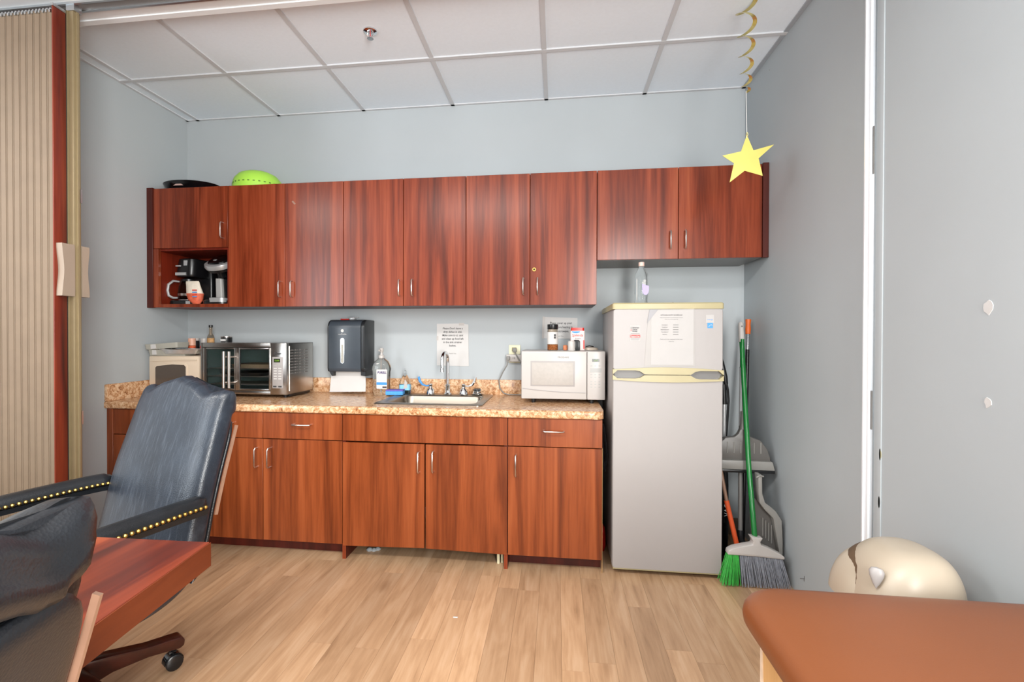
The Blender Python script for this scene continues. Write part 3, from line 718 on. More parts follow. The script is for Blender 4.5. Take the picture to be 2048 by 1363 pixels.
pb = thing('plastic_bag', 'crumpled clear beige wrapper lying at the right on the microwave top', 'wrapper', (1.63, -.2, zt))
obj('wrap', MB().lathe([(.05, 0), (.045, .012), (.02, .020), (.001, .021)], (1.625, -.19, zt+.001), 14, sy=.7), plain('beige_wrap', '#b8ab9c', .3, 0, .1, 40), pb)
obj('twist_tie', MB().tube([(1.60, -.21, zt+.022), (1.62, -.215, zt+.027), (1.645, -.21, zt+.022)], .003, 6), 'black', pb)

# ================================================================== OVEN (rotated)
rz = R(-1.0)
ov = thing('toaster_oven', 'stainless steel french door toaster oven on the counter behind the leather chair', 'oven', (-.207, -.36, ZC), rz)
Wv, Dv, H0, H1 = .578, .31, .020, .337
L_ = dict(local=True)
mb = MB().box(-Wv, .02, H0, 0, Dv, H0+.004).box(-Wv, .02, H1-.004, 0, Dv, H1).box(-.004, .02, H0, 0, Dv, H1).box(-Wv, .02, H0, -Wv+.004, Dv, H1).box(-Wv, Dv-.004, H0, 0, Dv, H1)
mb.box(-.105, .02, H0, -.10, Dv, H1)
obj('housing', mb, 'steel', ov, smooth=False, **L_)
obj('cavity_liner', MB().box(-Wv+.012, .03, H0+.018, -Wv+.014, Dv-.02, H1-.03).box(-.112, .03, H0+.018, -.110, Dv-.02, H1-.03).box(-Wv+.012, Dv-.022, H0+.018, -.11, Dv-.02, H1-.03).box(-Wv+.012, .03, H0+.016, -.11, Dv-.02, H0+.018).box(-Wv+.012, .03, H1-.032, -.11, Dv-.02, H1-.03), 'steel_dark', ov, smooth=False, **L_)
fx0, fx1 = -Wv+.010, -.105
mb = MB().box(-Wv-.002, 0, H0, fx0+.004, .022, H1, .003).box(-.108, 0, H0, .002, .022, H1, .004).box(fx0, 0, H1-.028, -.106, .022, H1, .003).box(fx0, 0, H0, -.106, .022, H0+.020, .003)
obj('face_frame', mb, 'steel', ov, **L_)
zA, zB = H0+.023, H1-.031; xm = (fx0+fx1)/2-.004
for (a, b_, hx, nm) in ((fx0+.006, xm-.001, xm-.046, 'l'), (xm+.001, fx1-.001, xm-.010, 'r')):
    fw_ = [.024, .006] if nm == 'l' else [.030, .008]
    d = obj('door', MB().box(a, -.004, zA, a+fw_[0], .010, zB, .002).box(b_-fw_[1], -.004, zA, b_, .010, zB, .002).box(a+fw_[0], -.004, zB-.008, b_-fw_[1], .010, zB, .002).box(a+fw_[0], -.004, zA, b_-fw_[1], .010, zA+.012, .002), 'steel', ov, **L_)
    obj('pane', MB().box(a+fw_[0], .002, zA+.010, b_-fw_[1], .005, zB-.006), 'pane', d, smooth=False, **L_)
    obj('handle', MB().tube([(hx, -.045, zA+.018), (hx, -.045, zB-.022)], .0085, 12).tube([(hx, -.045, zA+.05), (hx+.010, -.002, zA+.05)], .005, 8).tube([(hx, -.045, zB-.055), (hx+.010, -.002, zB-.055)], .005, 8), 'nickel', d, **L_)
for z_ in (H0+.055, H0+.105, H0+.155):
    mb = MB()
    for k in range(9): mb.tube([(-Wv+.015, .035+k*.028, z_), (-.113, .035+k*.028, z_)], .0016, 5)
    mb.tube([(-Wv+.02, .035, z_), (-Wv+.02, Dv-.03, z_)], .002, 5).tube([(-.118, .035, z_), (-.118, Dv-.03, z_)], .002, 5)
    obj('wire_rack', mb, 'nickel', ov, **L_)
obj('baking_tray', MB().rr([(-.40, .05, -.12, .25, .02, H0+.158), (-.41, .04, -.118, .26, .02, H0+.182), (-.405, .045, -.12, .255, .02, H0+.180), (-.395, .055, -.125, .245, .02, H0+.161)], 'z'), 'enamel_tray', ov, **L_)
obj('black_pan', MB().rr([(-.42, .05, -.2, .25, .03, H0+.108), (-.50, .045, -.19, .26, .03, H0+.128), (-.42, .05, -.2, .25, .03, H0+.112)], 'z'), 'black', ov, **L_)
cp = obj('control_panel', MB().box(-.092, -.0018, H0+.040, -.022, .002, H1-.085, .001), 'white_app', ov, **L_)
obj('display', MB().box(-.081, -.0028, H1-.118, -.040, -.0015, H1-.096), 'lcd_dark', cp, **L_)
RZ = Matrix.Rotation(rz, 4, 'Z'); OV = BASE[ov.name]
def ovtext(nm, s, size, mat, par, x, z, **k):
    text(nm, s, size, mat, par, OV @ Vector((x, -.0034, z)), ux=RZ @ Vector((1, 0, 0)), **k)
ovtext('digits', '12:00', .014, 'lcd_green', cp, -.0605, H1-.112, bold=.0004)
ovtext('maker_name', 'Oster', .020, 'ink', cp, -.058, H1-.070, shear=.3, bold=.0003)
for r_ in range(6):
    for c in (0, 1):
        obj('button', MB().box(-.082+.030*c, -.0026, H1-.142-.016*r_, -.062+.030*c, -.0015, H1-.136-.016*r_), 'paper' if r_ else 'grey_l', cp, smooth=False, **L_)
for c in (0, 1): obj('button', MB().box(-.086+.034*c, -.0028, H0+.046, -.064+.034*c, -.0015, H0+.055), 'ink', cp, smooth=False, **L_)
mb = MB()
for k in range(4):
    for r_ in range(9):
        y_ = .055+k*.055; z_ = H1-.045-.018*r_
        mb.prism([(y_-.018, z_-.003), (y_+.018, z_-.003), (y_+.016, z_+.004), (y_-.016, z_+.004)], -.001, .004, 'x')
obj('side_louvres', mb, 'grey', ov, kind='stuff', smooth=False, **L_)
obj('side_seam', MB().box(.0, .032, H0+.02, .003, .036, H1-.02), 'steel', ov, **L_)
for (a, b_) in ((-.03, .04), (-.5, .04), (-.03, Dv-.04), (-.5, Dv-.04)): obj('foot', MB().lathe([(.012, 0), (.014, .02)], (a, b_, 0), 10), 'black', ov, **L_)
obj('base_vent', MB().box(-.02, .05, .006, -.006, Dv-.03, .019), 'black', ov, **L_)

# ================================================================== ALMOND MICROWAVE (left corner)
am = thing('microwave', 'older almond microwave in the left corner, partly behind the toaster oven', 'microwave', (-.96, -.2, ZC))
ax0, ax1, ay0, ay1, az0, az1 = -1.143, -.797, -.355, -.06, ZC+.012, 1.086
obj('body', MB().box(ax0, ay0+.025, az0, ax1, ay1, az1, .008), 'beige_app', am)
d = obj('door', MB().box(ax0, ay0, az0, ax1, ay0+.028, az1, .008), 'beige_app', am)
obj('brow', MB().prism([(ax0+.01, az1-.035)]+[(ax0+.01+(ax1-ax0-.02)*k/8, az1-.035+.016*math.sin(PI*k/8*.62+.0)) for k in range(1, 9)]+[(ax1-.01, az1-.028)], ay0-.004, ay0+.002, 'y'), 'beige_app', d)
ws_ = [(ax0+.052, az0+.060), (ax0+.062, az0+.052), (ax0+.25, az0+.050), (ax0+.262, az0+.058), (ax0+.262, az1-.068), (ax0+.25, az1-.056), (ax0+.17, az1-.053), (ax0+.062, az1-.064), (ax0+.052, az1-.074)]
big = [(ax0+.157+(p[0]-ax0-.157)*1.10, (az0+az1)/2-.003+(p[1]-(az0+az1)/2+.003)*1.12) for p in ws_]
obj('window_bezel', MB().prism(big, ay0-.005, ay0+.004, 'y', .003), 'beige_app', d)
obj('window', MB().prism(ws_, ay0-.0062, ay0, 'y'), 'smoke', d, label='smoked brown window')
obj('foot', MB().box(ax0+.03, ay0+.04, ZC, ax0+.06, ay1-.04, az0+.002).box(ax1-.06, ay0+.04, ZC, ax1-.03, ay1-.04, az0+.002), 'black', am)
# boxes and jars standing on it
b1 = thing('carton_tray', 'grey shallow carton with white label, lower one on the almond microwave', 'carton', (-1.02, -.25, az1), .04)
obj('tray', MB().rr([(-.125, -.10, .115, .00, .01, .001), (-.130, -.108, .125, .005, .012, .040)], 'z'), 'papergrey', b1, local=True)
obj('label', MB().box(-.096, -.1095, .008, -.070, -.102, .036), 'paper', b1, local=True)
fo = thing('foil_pan', 'crinkled silver foil pan lying across the lower grey carton', 'pan', (-.93, -.29, az1+.01))
rl = []
for (q, z_) in ((.80, .001), (1.0, .030), (1.08, .032), (.98, .030)):
    ring = []
    for k in range(40):
        a = 2*PI*k/40; cxs, sns = math.cos(a), math.sin(a); e = .35
        wig = 1+.02*math.sin(13*a)
        ring.append((-.930+.130*q*wig*math.copysign(abs(cxs)**e, cxs), -.315+.055*q*wig*math.copysign(abs(sns)**e, sns), az1+.012+z_+.003*math.sin(9*a)*(z_ > .01)))
    rl.append(ring)
rl.append([(-.930+(p[0]+.930)*.85, -.315+(p[1]+.315)*.85, az1+.016) for p in rl[0]])
obj('shell', MB().rings(rl), plain('foil', '#d9d9d8', .25, .7, .1, 40, .5, 60), fo)
b2 = thing('carton_tray', 'grey long carton with white label, upper one tilted on the almond microwave', 'carton', (-1.03, -.25, az1+.046), .04)
tilt = Matrix.Rotation(R(-4), 4, 'Y')
obj('lid_box', MB().rr([(-.128, -.115, .085, -.01, .012, .001), (-.131, -.120, .09, -.005, .012, .034)], 'z').move(tilt), 'papergrey', b2, local=True)
obj('label', MB().box(-.085, -.1215, .004, -.052, -.115, .031).move(tilt), 'paper', b2, local=True)
cx_, cy2 = -.937, -.205
j1 = thing('seasoning_shaker', 'small shaker of orange seasoning left of the black and green jar', 'jar', (cx_-.012, cy2, az1))
cx_ -= .030; az_ = az1
obj('glass', MB().lathe([(.021, .001), (.022, .004), (.022, .098), (.019, .100)], (cx_, cy2, az_), 18), 'coffee_glass', j1)
obj('powder', MB().lathe([(.0195, .004), (.0215, .006), (.0222, .062)], (cx_, cy2, az_), 16), 'orangefill', j1)
obj('upper_band', MB().lathe([(.0223, .064), (.0223, .098)], (cx_, cy2, az_), 16), plain('peach_film', '#dba88f', .4), j1)
obj('lid', MB().lathe([(.022, .098), (.022, .110), (.001, .111)], (cx_, cy2, az_), 18), plain('peach_lid', '#d8a48f', .4), j1)
def jar(name, label, x, y, z, r, h, mats, cat='jar', parts=None):
    t = thing(name, label, cat, (x, y, z))
    obj('body', MB().lathe([(r*.95, .001), (r, .005), (r, h*.80), (r*.92, h*.84)], (x, y, z), 20), mats[0], t)
    obj('lid', MB().lathe([(r*.97, h*.84), (r*.97, h), (.001, h)], (x, y, z), 20), mats[1], t)
    if len(mats) > 2: obj('label_patch', MB().box(x-r*.55, y-r*1.02, z+h*.2, x+r*.5, y-r*.8, z+h*.55), mats[2], t)
    return t
jar('jar', 'black and green jar with white lid behind the orange shaker', -.997, -.14, az1, .026, .112, ['black', 'white', 'lime'])
jar('jar', 'white jar between the black jar and the sauce bottle', -.944, -.125, az1, .0215, .109, ['white', 'white', 'redink'])
zo = ZC+H1
sb = thing('sauce_bottle', 'slim glass sauce bottle with black cap behind the toaster oven corner', 'bottle', (-.858, -.17, az1))
bx_, by_ = -.858, -.17
obj('glass', MB().lathe([(.020, .001), (.0215, .004), (.0215, .115), (.018, .128), (.011, .140), (.010, .182)], (bx_, by_, az1), 18), 'coffee_glass', sb)
obj('sauce', MB().lathe([(.019, .004), (.0195, .110)], (bx_, by_, az1), 16), 'amber', sb)
obj('label_band', MB().lathe([(.0219, .030), (.0219, .112)], (bx_, by_, az1), 18), plain('tan_label', '#b98e5c', .6, 0, .3, 60), sb)
obj('dip_tube', MB().tube([(bx_, by_, az1+.13), (bx_, by_, az1+.182)], .004, 6), 'white', sb)
obj('cap', MB().lathe([(.0125, .182), (.0125, .198), (.001, .199)], (bx_, by_, az1), 14), 'black', sb)
jar('jar', 'squat dark jar with metal lid and white label on the toaster oven', -.748, -.165, zo, .034, .040, ['black', 'nickel', 'paper'])

# ================================================================== SINK-SIDE BOTTLES
hsx, hsy = .308, -.125
sz = thing('hand_sanitizer', 'large clear pump bottle of hand gel left of the sink', 'bottle', (hsx, hsy, ZC))
lv = [(-.050, -.032, .050, .032, .022, .001), (-.052, -.034, .052, .034, .024, .010), (-.052, -.034, .052, .034, .024, .09), (-.056, -.036, .056, .036, .028, .15), (-.060, -.038, .060, .038, .030, .165), (-.058, -.036, .058, .036, .03, .185), (-.046, -.030, .046, .030, .03, .215), (-.022, -.020, .022, .020, .02, .236), (-.018, -.018, .018, .018, .018, .240)]
obj('bottle', MB().rr([(hsx+a, hsy+b_, hsx+c, hsy+d_, r_, ZC+z_) for a, b_, c, d_, r_, z_ in lv], 'z', 5), 'gel', sz)
obj('collar', MB().lathe([(.019, .236), (.019, .256), (.010, .260), (.007, .272), (.007, .282)], (hsx, hsy, ZC), 16), 'white', sz)
obj('pump_head', MB().lathe([(.011, .278), (.013, .284), (.013, .300), (.008, .304)], (hsx, hsy, ZC), 14).tube([(hsx, hsy, ZC+.294), (hsx-.004, hsy-.035, ZC+.288)], .005, 8), 'white', sz)
obj('dip_tube', MB().tube([(hsx, hsy, ZC+.02), (hsx, hsy, ZC+.24)], .005, 8), 'white', sz)
lb = obj('label_panel', MB().rr([(hsx-.020, ZC+.045, hsx+.050, ZC+.168, .004, hsy-.0395), (hsx-.020, ZC+.045, hsx+.050, ZC+.168, .004, hsy-.0385)], 'y'), 'paper', sz, label='white front label')
text('maker_name', 'PURELL', .019, 'purpleink', lb, (hsx+.016, hsy-.0402, ZC+.142), shear=.2, bold=.0008, sx=.95)
obj('blue_band', MB().box(hsx-.019, hsy-.0402, ZC+.070, hsx+.049, hsy-.0394, ZC+.086), 'blueprint', lb)
obj('black_band', MB().box(hsx+.020, hsy-.0402, ZC+.050, hsx+.048, hsy-.0394, ZC+.060), 'ink_d', lb)
spn = thing('sponge', 'blue scouring sponge lying left of the dish soap bottle', 'sponge', (.40, -.10, ZC), .12)
obj('foam', MB().box(-.055, -.035, .0075, .055, .035, .032, .004), 'sponge', spn, local=True)
obj('scouring_face', MB().box(-.055, -.035, .0325, .055, .035, .040, .003), 'sponge_v', spn, local=True)
spn.location.z = ZC
sx_, sy2 = .452, -.085
so = thing('dish_soap', 'small clear bottle of pale blue dish soap at the back left of the sink', 'bottle', (sx_, sy2, ZC+.007))
spn.location = (.408, -.150, ZC); 
zs = ZC+.0072
lv = [(-.034, -.022, .034, .022, .015, .001), (-.036, -.024, .036, .024, .016, .008), (-.036, -.024, .036, .024, .016, .055), (-.032, -.022, .032, .022, .016, .085), (-.016, -.014, .016, .014, .012, .115), (-.010, -.010, .010, .010, .009, .122), (-.010, -.010, .010, .010, .009, .13)]
obj('bottle', MB().rr([(sx_+a, sy2+b_, sx_+c, sy2+d_, r_, zs+z_) for a, b_, c, d_, r_, z_ in lv], 'z', 5), 'clear', so)
obj('soap_fill', MB().rr([(sx_-.032, sy2-.020, sx_+.032, sy2+.020, .014, zs+.003), (sx_-.032, sy2-.020, sx_+.032, sy2+.020, .014, zs+.026)], 'z'), 'soap', so)
obj('label_band', MB().rr([(sx_-.0365, sy2-.0245, sx_+.0365, sy2+.0245, .0165, zs+.024), (sx_-.0365, sy2-.0245, sx_+.0365, sy2+.0245, .0165, zs+.058)], 'z', 5, False, False), plain('blue_soap_label', '#86c2e6', .4), so)
obj('leaf_print', MB().prism([(sx_-.004, zs+.03), (sx_+.022, zs+.04), (sx_+.020, zs+.075), (sx_+.006, zs+.095)], sy2-.0252, sy2-.0246, 'y'), 'white', so)
obj('cap', MB().lathe([(.012, .13), (.012, .145), (.006, .15), (.005, .162)], (sx_, sy2, zs), 14), 'clear', so)

# ================================================================== REFRIGERATOR
rx0, rx1, ry = 1.712, 2.247, -.600
rf = thing('refrigerator', 'white top-freezer refrigerator with yellowed trim at the right of the counter', 'refrigerator', ((rx0+rx1)/2, -.3, 0))
obj('body', MB().box(rx0+.003, ry+.055, .03, rx1-.003, -.035, 1.376, .006), 'white_app', rf)
obj('top_cap', MB().rr([(rx0-.003, ry-.004, rx1+.003, -.04, .012, 1.352), (rx0-.003, ry-.004, rx1+.003, -.04, .012, 1.378), (rx0+.003, ry+.002, rx1-.003, -.046, .010, 1.384)], 'z'), 'cream', rf, label='yellowed cream top cap')
dz = 1.022
fd = obj('freezer_door', MB().rr([(rx0, ry+.050, 0, 0, .01, 0)], 'z') if False else MB().rr([(rx0+.004, 1.046, rx1-.004, 1.351, .012, ry), (rx0, 1.042, rx1, 1.3515, .014, ry+.006), (rx0, 1.042, rx1, 1.3515, .014, ry+.05)], 'y'), 'white_app', rf)
md = obj('main_door', MB().rr([(rx0+.004, .034, rx1-.004, 1.000, .012, ry), (rx0, .030, rx1, 1.004, .014, ry+.006), (rx0, .030, rx1, 1.004, .014, ry+.05)], 'y'), 'white_app', rf)
obj('door_gasket', MB().box(rx0+.008, ry+.05, .04, rx1-.008, ry+.056, 1.345), 'grey_l', rf)
def gtrim(zb_, zt_, dirn):
    n_ = 24; top = []; bot = []
    for k in range(n_+1):
        t = k/n_; x_ = rx0+(rx1-rx0)*t
        dip = 0
        if t < .30: dip = min(1, (0.30-t)/.07)
        if t > .70: dip = min(1, (t-.70)/.07)
        if t < .015 or t > .985: dip = 0
        sm = dip*dip*(3-2*dip)
        if dirn > 0: top.append((x_, zt_+.012*math.sin(PI*t))); bot.append((x_, zb_+.020*sm))
        else: top.append((x_, zt_-.018*sm)); bot.append((x_, zb_-.010*math.sin(PI*t)))
    return MB().prism(bot+top[::-1], ry-.010, ry+.03, 'y')
obj('door_trim', gtrim(1.0225, 1.047, 1), 'cream', fd, label='yellowed cream grip trim'); obj('door_trim', gtrim(.994, 1.0195, -1), 'cream', md, label='yellowed cream grip trim')
obj('grip_recess_shade', MB().box(rx0+.01, ry+.012, 1.004, rx1-.01, ry+.045, 1.042), 'grey', rf)  # darker grey paints in the shadow between the two trims
obj('bottom_trim', MB().box(rx0+.004, ry+.002, .026, rx1-.004, ry+.05, .036, .002), 'cream', md)
for a in (rx0+.03, rx1-.03):
    for b_ in (ry+.09, -.08): obj('foot', MB().lathe([(.015, 0), (.015, .032)], (a, b_, 0), 10), 'black', rf)
doc = thing('paper_notice', 'white plastic-sleeved duty schedule taped to the refrigerator freezer door', 'notice', (2.0, ry, 1.066))
obj('sleeve', MB().prism([(1.868, 1.066), (1.880, 1.25), (1.890, 1.318), (1.910, 1.348), (2.108, 1.352), (2.111, 1.066)], ry-.0022, ry-.0002, 'y'), plain('clear_sleeve', '#a9a5a2', .5, 0, .02), doc, smooth=False)
obj('sheet', MB().box(1.900, ry-.0032, 1.072, 2.104, ry-.0020, 1.346), 'paper_toned', doc, smooth=False)
obj('folded_corner', MB().prism([(1.892, 1.350), (1.935, 1.350), (1.915, 1.325), (1.880, 1.280)], ry-.0042, ry-.0030, 'y'), plain('sleeve_fold', '#98979a', .5, 0, .05), doc)
yt = ry-.0038
text('lettering', 'KITCHEN DUTY SCHEDULE', .0085, 'ink', doc, (1.998, yt, 1.318), bold=.0001)
text('lettering', 'Please keep the kitchen area neat and clean, everyone', .0050, 'ink', doc, (1.998, yt, 1.307))
text('lettering', 'takes a turn on the assigned day', .0050, 'ink', doc, (1.998, yt, 1.299))
for i, d_ in enumerate(['MONDAY', 'TUESDAY', 'WEDNESDAY', 'THURSDAY', 'FRIDAY']):
    text('lettering', d_, .0068, 'ink', doc, (1.966, yt, 1.269-.0118*i), align='LEFT' if False else 'CENTER')
    obj('name_line', MB().box(2.006, yt, 1.270-.0118*i, 2.006+.026, yt+.0004, 1.2735-.0118*i), 'grey', doc, smooth=False)
text('lettering', 'Thank you for your cooperation in this matter', .0058, 'ink', doc, (1.998, yt, 1.198))
text('lettering', 'Thank You', .0058, 'ink', doc, (1.998, yt, 1.187))
st = thing('sticker', 'white sticker with red bar on the left of the freezer door', 'sticker', (1.822, ry, 1.19))
obj('backing', MB().rr([(1.796, 1.190, 1.848, 1.270, .003, ry-.0012), (1.796, 1.190, 1.848, 1.270, .003, ry-.0001)], 'y'), 'paper_toned', st)
obj('red_bar', MB().box(1.797, ry-.0018, 1.209, 1.847, ry-.001, 1.222), 'redink', st)
text('lettering', 'Supporter', .0115, 'paper', st, (1.822, ry-.0022, 1.212), bold=.0003)
for i, l in enumerate(['American', 'Cancer', 'Society']): text('lettering', l, .0095, 'ink_d', st, (1.808, ry-.0018, 1.255-.0085*i), align='LEFT', sx=.9, bold=.0002)
obj('emblem', MB().box(1.8005, ry-.0018, 1.240, 1.8030, ry-.001, 1.250), 'redink', st); obj('emblem', MB().box(1.8008, ry-.0018, 1.250, 1.8026, ry-.001, 1.262), 'ink_d', st)
obj('fine_print', MB().box(1.800, ry-.0016, 1.2275, 1.844, ry-.001, 1.2290).box(1.800, ry-.0016, 1.201, 1.844, ry-.001, 1.2030).box(1.802, ry-.0016, 1.196, 1.840, ry-.001, 1.1975), 'grey', st)
es = thing('sticker', 'small blue and white energy sticker at the upper right of the freezer door', 'sticker', (2.186, ry, 1.255))
obj('backing', MB().box(2.164, ry-.001, 1.282, 2.202, ry-.0001, 1.322), 'paper_toned', es); obj('blue_square', MB().box(2.171, ry-.0014, 1.256, 2.197, ry-.0001, 1.282), 'blueprint', es)
obj('white_swirl', MB().tube([(2.176, ry-.0016, 1.264), (2.183, ry-.0016, 1.268), (2.188, ry-.0016, 1.274), (2.193, ry-.0016, 1.268)], .0012, 5), 'paper', es)
text('lettering', 'energy', .010, 'blueprint', es, (2.183, ry-.0014, 1.296), shear=.2)
wbx, wby, wz = 1.898, -.33, 1.384
bt = thing('water_bottle', 'clear plastic water bottle with lilac label on top of the refrigerator', 'bottle', (wbx, wby, wz))
lv = [(.034, .001), (.0365, .006), (.0365, .06), (.0355, .064), (.0365, .068), (.0365, .165), (.034, .178), (.018, .208), (.0135, .216), (.0135, .226)]
obj('bottle', MB().lathe(lv, (wbx, wby, wz), 24), 'clear', bt)
obj('cap', MB().lathe([(.0155, .222), (.0160, .224), (.0160, .244), (.001, .245)], (wbx, wby, wz), 18), plain('pink_cap', '#dfc0b4', .4), bt)
pl = [(wbx+.016+.018*math.cos(a)*1.0, wz+.088+.030*math.sin(a)) for a in [PI+PI*k/8 for k in range(9)]]+[(wbx+.034, wz+.108), (wbx-.002, wz+.120)]
rl = MB().prism([(p[0], p[1]) for p in pl], wby-.0385, wby-.032, 'y'); obj('label_patch', rl, 'purple', bt, label='lilac shield label')
text('maker_name', 'life', .030, 'paper', bt, (wbx+.018, wby-.038, wz+.126), ux=(0, 0, 1), uy=(-1, 0, 0), bold=.0006)
obj('side_print', MB().box(wbx-.030, wby-.024, wz+.03, wbx-.026, wby-.022, wz+.15), 'white', bt)

# ================================================================== THINGS ON TOP OF CABINETS
pt_ = thing('platter', 'black oval platter lying on top of the leftmost upper cabinet', 'platter', (-.99, -.17, UT))
rl = []
for (q, z_) in ((.70, .002), (.80, .010), (.97, .055), (1.0, .062), (.985, .063), (.78, .018), (.6, .012)):
    rl.append([(-.985+.185*q*math.cos(2*PI*k/36), -.175+.13*q*math.sin(2*PI*k/36), UT+z_) for k in range(36)])
obj('dish', MB().rings(rl), 'blackgloss', pt_)
obj('platter_reflection', MB().prism([(-1.02, UT+.030), (-.95, UT+.030), (-.965, UT+.040), (-1.0, UT+.040)], -.296, -.29, 'y'), plain('pinkish_reflection', '#b99a92', .3), pt_, label='pale reflection painted on the platter side')  # pinkish patch stands in for a reflection in the gloss
cl = thing('colander', 'lime green colander upside down on the upper cabinets', 'colander', (-.51, -.17, UT))
prof = [(.150, .000), (.152, .018), (.150, .030), (.150, .044), (.140, .075), (.115, .105), (.08, .122), (.03, .128), (.001, .128)]
obj('bowl', MB().lathe(prof, (-.512, -.175, UT+.001), 36), 'lime', cl)
mb = MB()
for k in range(30):
    a = 2*PI*k/30; mb.box(-.006, -.1515, .034, .006, -.147, .0395)
    i0 = len(mb.v)-8
    rot = Matrix.Rotation(a, 4, 'Z')
    for i in range(i0, len(mb.v)):
        p = rot @ Vector(mb.v[i]); mb.v[i] = (p.x-.512, p.y-.175, p.z+UT)
obj('slots', mb, plain('slot_shade_green', '#4c6a22', .6), cl, kind='stuff', smooth=False)

# ================================================================== COFFEE NICHE
zn = 1.4150
cm = thing('coffee_maker', 'black drip coffee maker with glass carafe at the left of the coffee niche', 'coffee maker', (-1.0, -.16, zn))
obj('base', MB().rr([(-1.085, -.27, -.90, -.06, .03, zn), (-1.085, -.27, -.90, -.06, .03, zn+.024), (-1.078, -.262, -.907, -.067, .025, zn+.030)], 'z'), 'black', cm)
obj('hot_plate', MB().lathe([(.06, .030), (.06, .034), (.001, .034)], (-1.0, -.19, zn), 24), 'silver', cm)
obj('switch_plate', MB().box(-.955, -.272, zn+.004, -.925, -.268, zn+.022), 'silver', cm)
obj('water_column', MB().rr([(-1.06, -.105, -.90, -.05, .02, zn+.028), (-1.06, -.105, -.90, -.05, .02, zn+.31)], 'z'), 'black', cm)
obj('brew_head', MB().rr([(-1.055, -.25, -.925, -.06, .04, zn+.185), (-1.058, -.255, -.92, -.06, .04, zn+.20), (-1.05, -.24, -.925, -.06, .04, zn+.30), (-1.03, -.22, -.94, -.06, .04, zn+.308)], 'z'), 'black', cm)
obj('silver_band', MB().box(-1.040, -.259, zn+.192, -.965, -.2535, zn+.210).box(-1.045, -.250, zn+.250, -1.008, -.2455, zn+.258).box(-.990, -.2465, zn+.215, -.965, -.2425, zn+.290), 'silver', cm)
cf = obj('carafe', MB().lathe([(.050, .035), (.062, .045), (.064, .075), (.056, .125), (.046, .150), (.046, .156)], (-1.0, -.19, zn), 24), 'coffee_glass', cm)
obj('carafe_lid', MB().lathe([(.047, .156), (.047, .170), (.02, .178), (.001, .178)], (-1.0, -.19, zn), 20), 'black', cf)
obj('carafe_band', MB().lathe([(.0635, .06), (.0645, .075)], (-1.0, -.19, zn), 24), 'nickel', cf)
hp = [(-1.045, -.215, zn+.155), (-1.075, -.235, zn+.158), (-1.100, -.245, zn+.135), (-1.105, -.248, zn+.095), (-1.098, -.245, zn+.060), (-1.075, -.235, zn+.047), (-1.055, -.222, zn+.048)]
obj('carafe_handle', MB().tube(hp, [.006, .008, .009, .009, .009, .008, .006], 8), 'silver', cf)
fb = thing('filter_bag', 'open bag of coffee filters with orange and blue print between the coffee machines', 'bag', (-.905, -.25, zn))
rl = []
for (zq, wq, dq, sx2) in ((.001, .022, .012, .010), (.03, .048, .030, .004), (.07, .058, .034, 0), (.11, .052, .026, -.010), (.14, .050, .012, -.018), (.152, .046, .004, -.02)):
    rl.append([(-.895+sx2+wq*math.cos(2*PI*k/20)*(1+.05*math.sin(5*k)), -.262+dq*math.sin(2*PI*k/20), zn+zq) for k in range(20)])
obj('bag', MB().rings(rl), plain('filter_paper', '#dcd2c2', .6, 0, .08, 40, .3, 60), fb)
rl2 = [[(p[0]+(.008), p[1]-.003, p[2]) for p in r_] for r_ in rl[0:3]]
obj('orange_print', MB().rings([[(-.895+(p[0]+.895)*1.03, -.262+(p[1]+.262)*1.06, p[2]) for p in r_] for r_ in rl[0:3]]), plain('orange_print', '#d9684a', .6, 0, .25, 40), fb)
for k in range(4): obj('print_stripe', MB().box(-.885+.0*k, -.300, zn+.045+.014*k, -.855, -.2955, zn+.051+.014*k).move(Matrix.Identity(4)), 'redink' if k % 2 else 'blueprint', fb)
pb_ = thing('pod_brewer', 'black single-serve pod brewer with silver trim at the right of the coffee niche', 'coffee maker', (-.745, -.18, zn))
px_ = -.735
obj('base', MB().rr([(px_-.085, -.318, px_+.085, -.05, .05, zn), (px_-.085, -.318, px_+.085, -.05, .05, zn+.022), (px_-.078, -.312, px_+.078, -.05, .05, zn+.028)], 'z'), 'black', pb_)
obj('drip_tray', MB().rr([(px_-.03, -.322, px_+.080, -.24, .03, zn+.012), (px_-.03, -.322, px_+.080, -.24, .03, zn+.038), (px_-.026, -.318, px_+.076, -.244, .03, zn+.040)], 'z'), 'silver', pb_)
obj('column', MB().rr([(px_-.075, -.20, px_+.085, -.05, .05, zn+.026), (px_-.078, -.21, px_+.085, -.05, .05, zn+.16), (px_-.075, -.20, px_+.085, -.05, .05, zn+.29)], 'z'), 'blackgloss', pb_)
obj('inner_column', MB().rr([(px_-.05, -.222, px_+.0, -.19, .012, zn+.03), (px_-.045, -.232, px_+.0, -.19, .012, zn+.17)], 'z'), 'grey_l', pb_)
